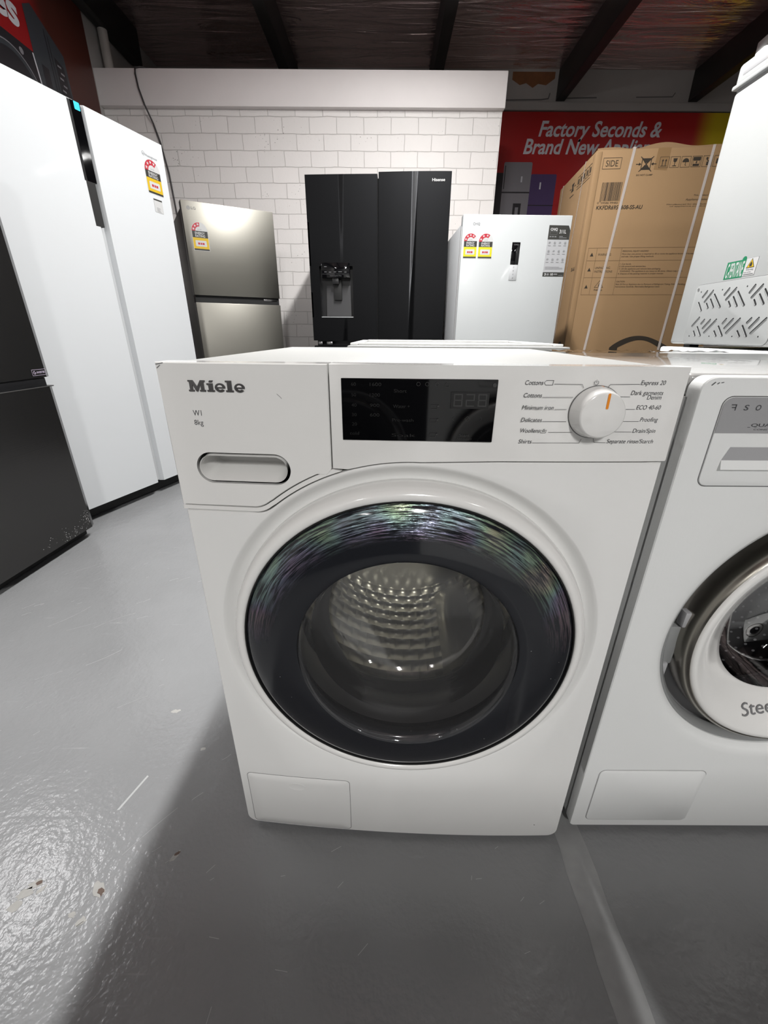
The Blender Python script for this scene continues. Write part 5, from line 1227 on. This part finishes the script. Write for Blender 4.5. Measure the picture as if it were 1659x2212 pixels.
side_flat(sp, 'side_marks')

# ================================================================== CHEST FREEZER (stacked, right) and what carries it
lo_ = thing('chest_freezer', 'white low appliance under the vented chest freezer', 'freezer', (1.25, 1.33, 0), 0)
box('cabinet', M['white_steel'], lo_, 0, 0.9, 0, 0.68, 0.03, 0.80, 0.01); box('lid', M['white_plastic'], lo_, -0.004, 0.904, -0.004, 0.684, 0.802, 0.838, 0.008)
box('base', M['black'], lo_, 0.03, 0.87, 0.03, 0.65, 0.0, 0.03, 0)
# own frame: x runs from the far corner towards the viewer (left face of the freezer), y into the body
cf = thing('chest_freezer', 'white chest freezer with slotted vent panel and green sticker, stacked at the right edge', 'freezer', (1.27, 1.995, 0.838), -90)
FW, FD, FH = 0.70, 0.95, 0.862
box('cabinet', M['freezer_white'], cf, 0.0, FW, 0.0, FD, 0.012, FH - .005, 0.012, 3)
for sx in (0.06, FW - .06):
    for sy in (0.06, FD - .06): box('foot', M['black'], cf, sx - .02, sx + .02, sy - .02, sy + .02, 0, 0.014, 0.002)
box('lid_seal', M['seam_soft'], cf, 0.004, FW - .004, 0.006, FD - .006, FH - .008, FH + .006, 0)
lidc = box('lid', M['freezer_white'], cf, -0.003, FW + .003, -0.006, FD + .01, FH + .004, FH + .074, 0.016, 4)
box('lid_lip', M['freezer_white'], lidc, -0.007, FW + .007, -0.010, FD + .01, FH + .002, FH + .016, 0.005, 2)
box('lid_grip', M['mid_grey'], lidc, 0.030, FW - .03, -0.0075, 0.004, FH + .030, FH + .054, 0.004, 2)
# vent panel plate
P = rrect(0.088, 0.510, 0.016, 0.232, 0.022)
bm = bmesh.new()
F = Flat(0); F.poly(rrect(0.0866, 0.5114, 0.0146, 0.2334, 0.0225), M['seam'], 1); F.done('vent_gap', cf)
vp = ribbon_prism('vent_panel', M['freezer_white'], cf, P, -0.0022, 0.004, 0.0010)
DOTS = [(0.123, 0.206), (0.237, 0.205), (0.353, 0.206), (0.123, 0.044), (0.238, 0.044), (0.354, 0.044), (0.469, 0.044)]
SLOTS = [(0.157, 0.207, 0.139, 0.187), (0.189, 0.206, 0.157, 0.169), (0.125, 0.168, 0.153, 0.138), (0.172, 0.162, 0.187, 0.146), (0.188, 0.176, 0.216, 0.147), (0.202, 0.192, 0.251, 0.146), (0.271, 0.207, 0.254, 0.187), (0.304, 0.205, 0.269, 0.17), (0.286, 0.162, 0.301, 0.146), (0.303, 0.176, 0.333, 0.145), (0.318, 0.192, 0.365, 0.146), (0.387, 0.207, 0.371, 0.185), (0.419, 0.205, 0.386, 0.169), (0.402, 0.16, 0.415, 0.145), (0.418, 0.176, 0.447, 0.146), (0.434, 0.19, 0.473, 0.15), (0.154, 0.113, 0.123, 0.082), (0.142, 0.062, 0.156, 0.046), (0.157, 0.078, 0.188, 0.046), (0.186, 0.104, 0.173, 0.09), (0.219, 0.103, 0.189, 0.073), (0.251, 0.103, 0.203, 0.057), (0.257, 0.062, 0.274, 0.045), (0.272, 0.079, 0.305, 0.046), (0.301, 0.104, 0.288, 0.089), (0.334, 0.103, 0.304, 0.072), (0.366, 0.103, 0.319, 0.056), (0.371, 0.062, 0.388, 0.045), (0.387, 0.079, 0.419, 0.045), (0.416, 0.103, 0.402, 0.089), (0.447, 0.103, 0.419, 0.072), (0.478, 0.101, 0.432, 0.055)]
def capsule(x0, z0, x1, z1, r, n=6):
    a = math.atan2(z1 - z0, x1 - x0); P = []
    for k in range(n + 1): t = a - PI / 2 + PI * k / n; P.append((x1 + r * math.cos(t), z1 + r * math.sin(t)))
    for k in range(n + 1): t = a + PI / 2 + PI * k / n; P.append((x0 + r * math.cos(t), z0 + r * math.sin(t)))
    return P
bm = bmesh.new()
def louvre(P, cx, cz, dx, dz):
    # a dark slot with a pressed white lip standing out on its lower side
    a = [bm.verts.new((x, -0.0026, z)) for x, z in P]; f = bm.faces.new(a); f.material_index = 0
for (x0, z0, x1, z1) in SLOTS:
    louvre(capsule(x0, z0, x1, z1, 0.0033), 0, 0, 0, 0)
    P = capsule(x0, z0, x1, z1, 0.0033); L = math.hypot(x1 - x0, z1 - z0); nx, nz = -(z1 - z0) / L, (x1 - x0) / L
    if nz > 0: nx, nz = -nx, -nz
    e = 0.0026; q = [(x0 + nx * e, z0 + nz * e), (x1 + nx * e, z1 + nz * e), (x1 + nx * (e + .003), z1 + nz * (e + .003)), (x0 + nx * (e + .003), z0 + nz * (e + .003))]
    v = [bm.verts.new((q[0][0], -0.0052, q[0][1])), bm.verts.new((q[1][0], -0.0052, q[1][1])), bm.verts.new((q[2][0], -0.0022, q[2][1])), bm.verts.new((q[3][0], -0.0022, q[3][1])), bm.verts.new((q[0][0], -0.0022, q[0][1])), bm.verts.new((q[1][0], -0.0022, q[1][1]))]
    for f in ((0, 1, 2, 3), (0, 4, 5, 1), (0, 3, 4), (1, 5, 2)): bm.faces.new([v[i] for i in f]).material_index = 1
for x, z in DOTS:
    louvre([(x + .0026 * math.cos(2 * PI * k / 12), z + .0026 * math.sin(2 * PI * k / 12)) for k in range(12)], 0, 0, 0, 0)
finish('vent_slots', bm, [M['black'], M['freezer_white']], vp)
lathe('vent_screw', M['chrome'], vp, [(0.0055, -0.002), (0.005, -0.004), (0.002, -0.0045), (0, -0.0035)], 0.104, 0.216, 16)
F = Flat(-0.0003)
F.rect(0.222, 0.309, 0.238, 0.294, M['st_green'], 1).arc(0.299, 0.294, 0, 0.010, 0, 180, M['st_green'], 1)
F.text('C-PENTANE', 0.228, 0.305, 0.243, 0.046, M['st_white'], 2, bold=.015)
F.rect(0.3095, 0.362, 0.240, 0.2955, M['ink_grey'], 1).rect(0.3102, 0.3613, 0.2407, 0.2948, M['st_white'], 2)
F.poly([(0.318, 0.264), (0.354, 0.264), (0.336, 0.2935)], M['st_black'], 3).poly([(0.3215, 0.266), (0.3505, 0.266), (0.336, 0.2900)], M['st_yellow'], 4).poly([(0.331, 0.268), (0.341, 0.268), (0.342, 0.275), (0.336, 0.284), (0.330, 0.275)], M['st_black'], 5)
F.text('Warning', 0.320, 0.352, 0.2565, .005, M['ink'], 3); F.text('Risk of fire', 0.314, 0.345, 0.249, .004, M['ink'], 3); F.rect(0.314, 0.357, 0.2435, 0.2455, M['ink'], 3)
F.done('gas_sticker', cf)

# ================================================================== THE FACING ROW OF WASHERS (behind the photographer, seen only in reflections)
def copy_tree(o, parent=None):
    c = o.copy(); COL.objects.link(c)
    if parent: c.parent = parent
    for ch in list(o.children): copy_tree(ch, c)
    return c
facing = ['black washer in the facing row, at the dark fridge end', 'black washer in the facing row, straight behind the camera',
          'white washer in the facing row, next to the black pair', 'white washer in the facing row, opposite the cut-off washer', 'white washer in the facing row, at the chest freezer end']
def recolour(o):
    for sl in getattr(o, 'material_slots', []):
        if sl.material and sl.material.name.startswith('white'):
            sl.link = 'OBJECT'; sl.material = M['graphite']
    for ch in o.children: recolour(ch)
M['graphite'] = mat('graphite_washer_steel', (0.012, 0.012, 0.013), 0.4)  # blackens two facing washers so the display's reflection stays dark
for k in range(5):
    c = copy_tree(a2); c.location = (-0.525 + 0.5965 * k, -0.60, 0); c.rotation_euler = (0, 0, PI)
    c['label'] = facing[k]; c['group'] = 'washers in the facing row'
    if k < 2: recolour(c)
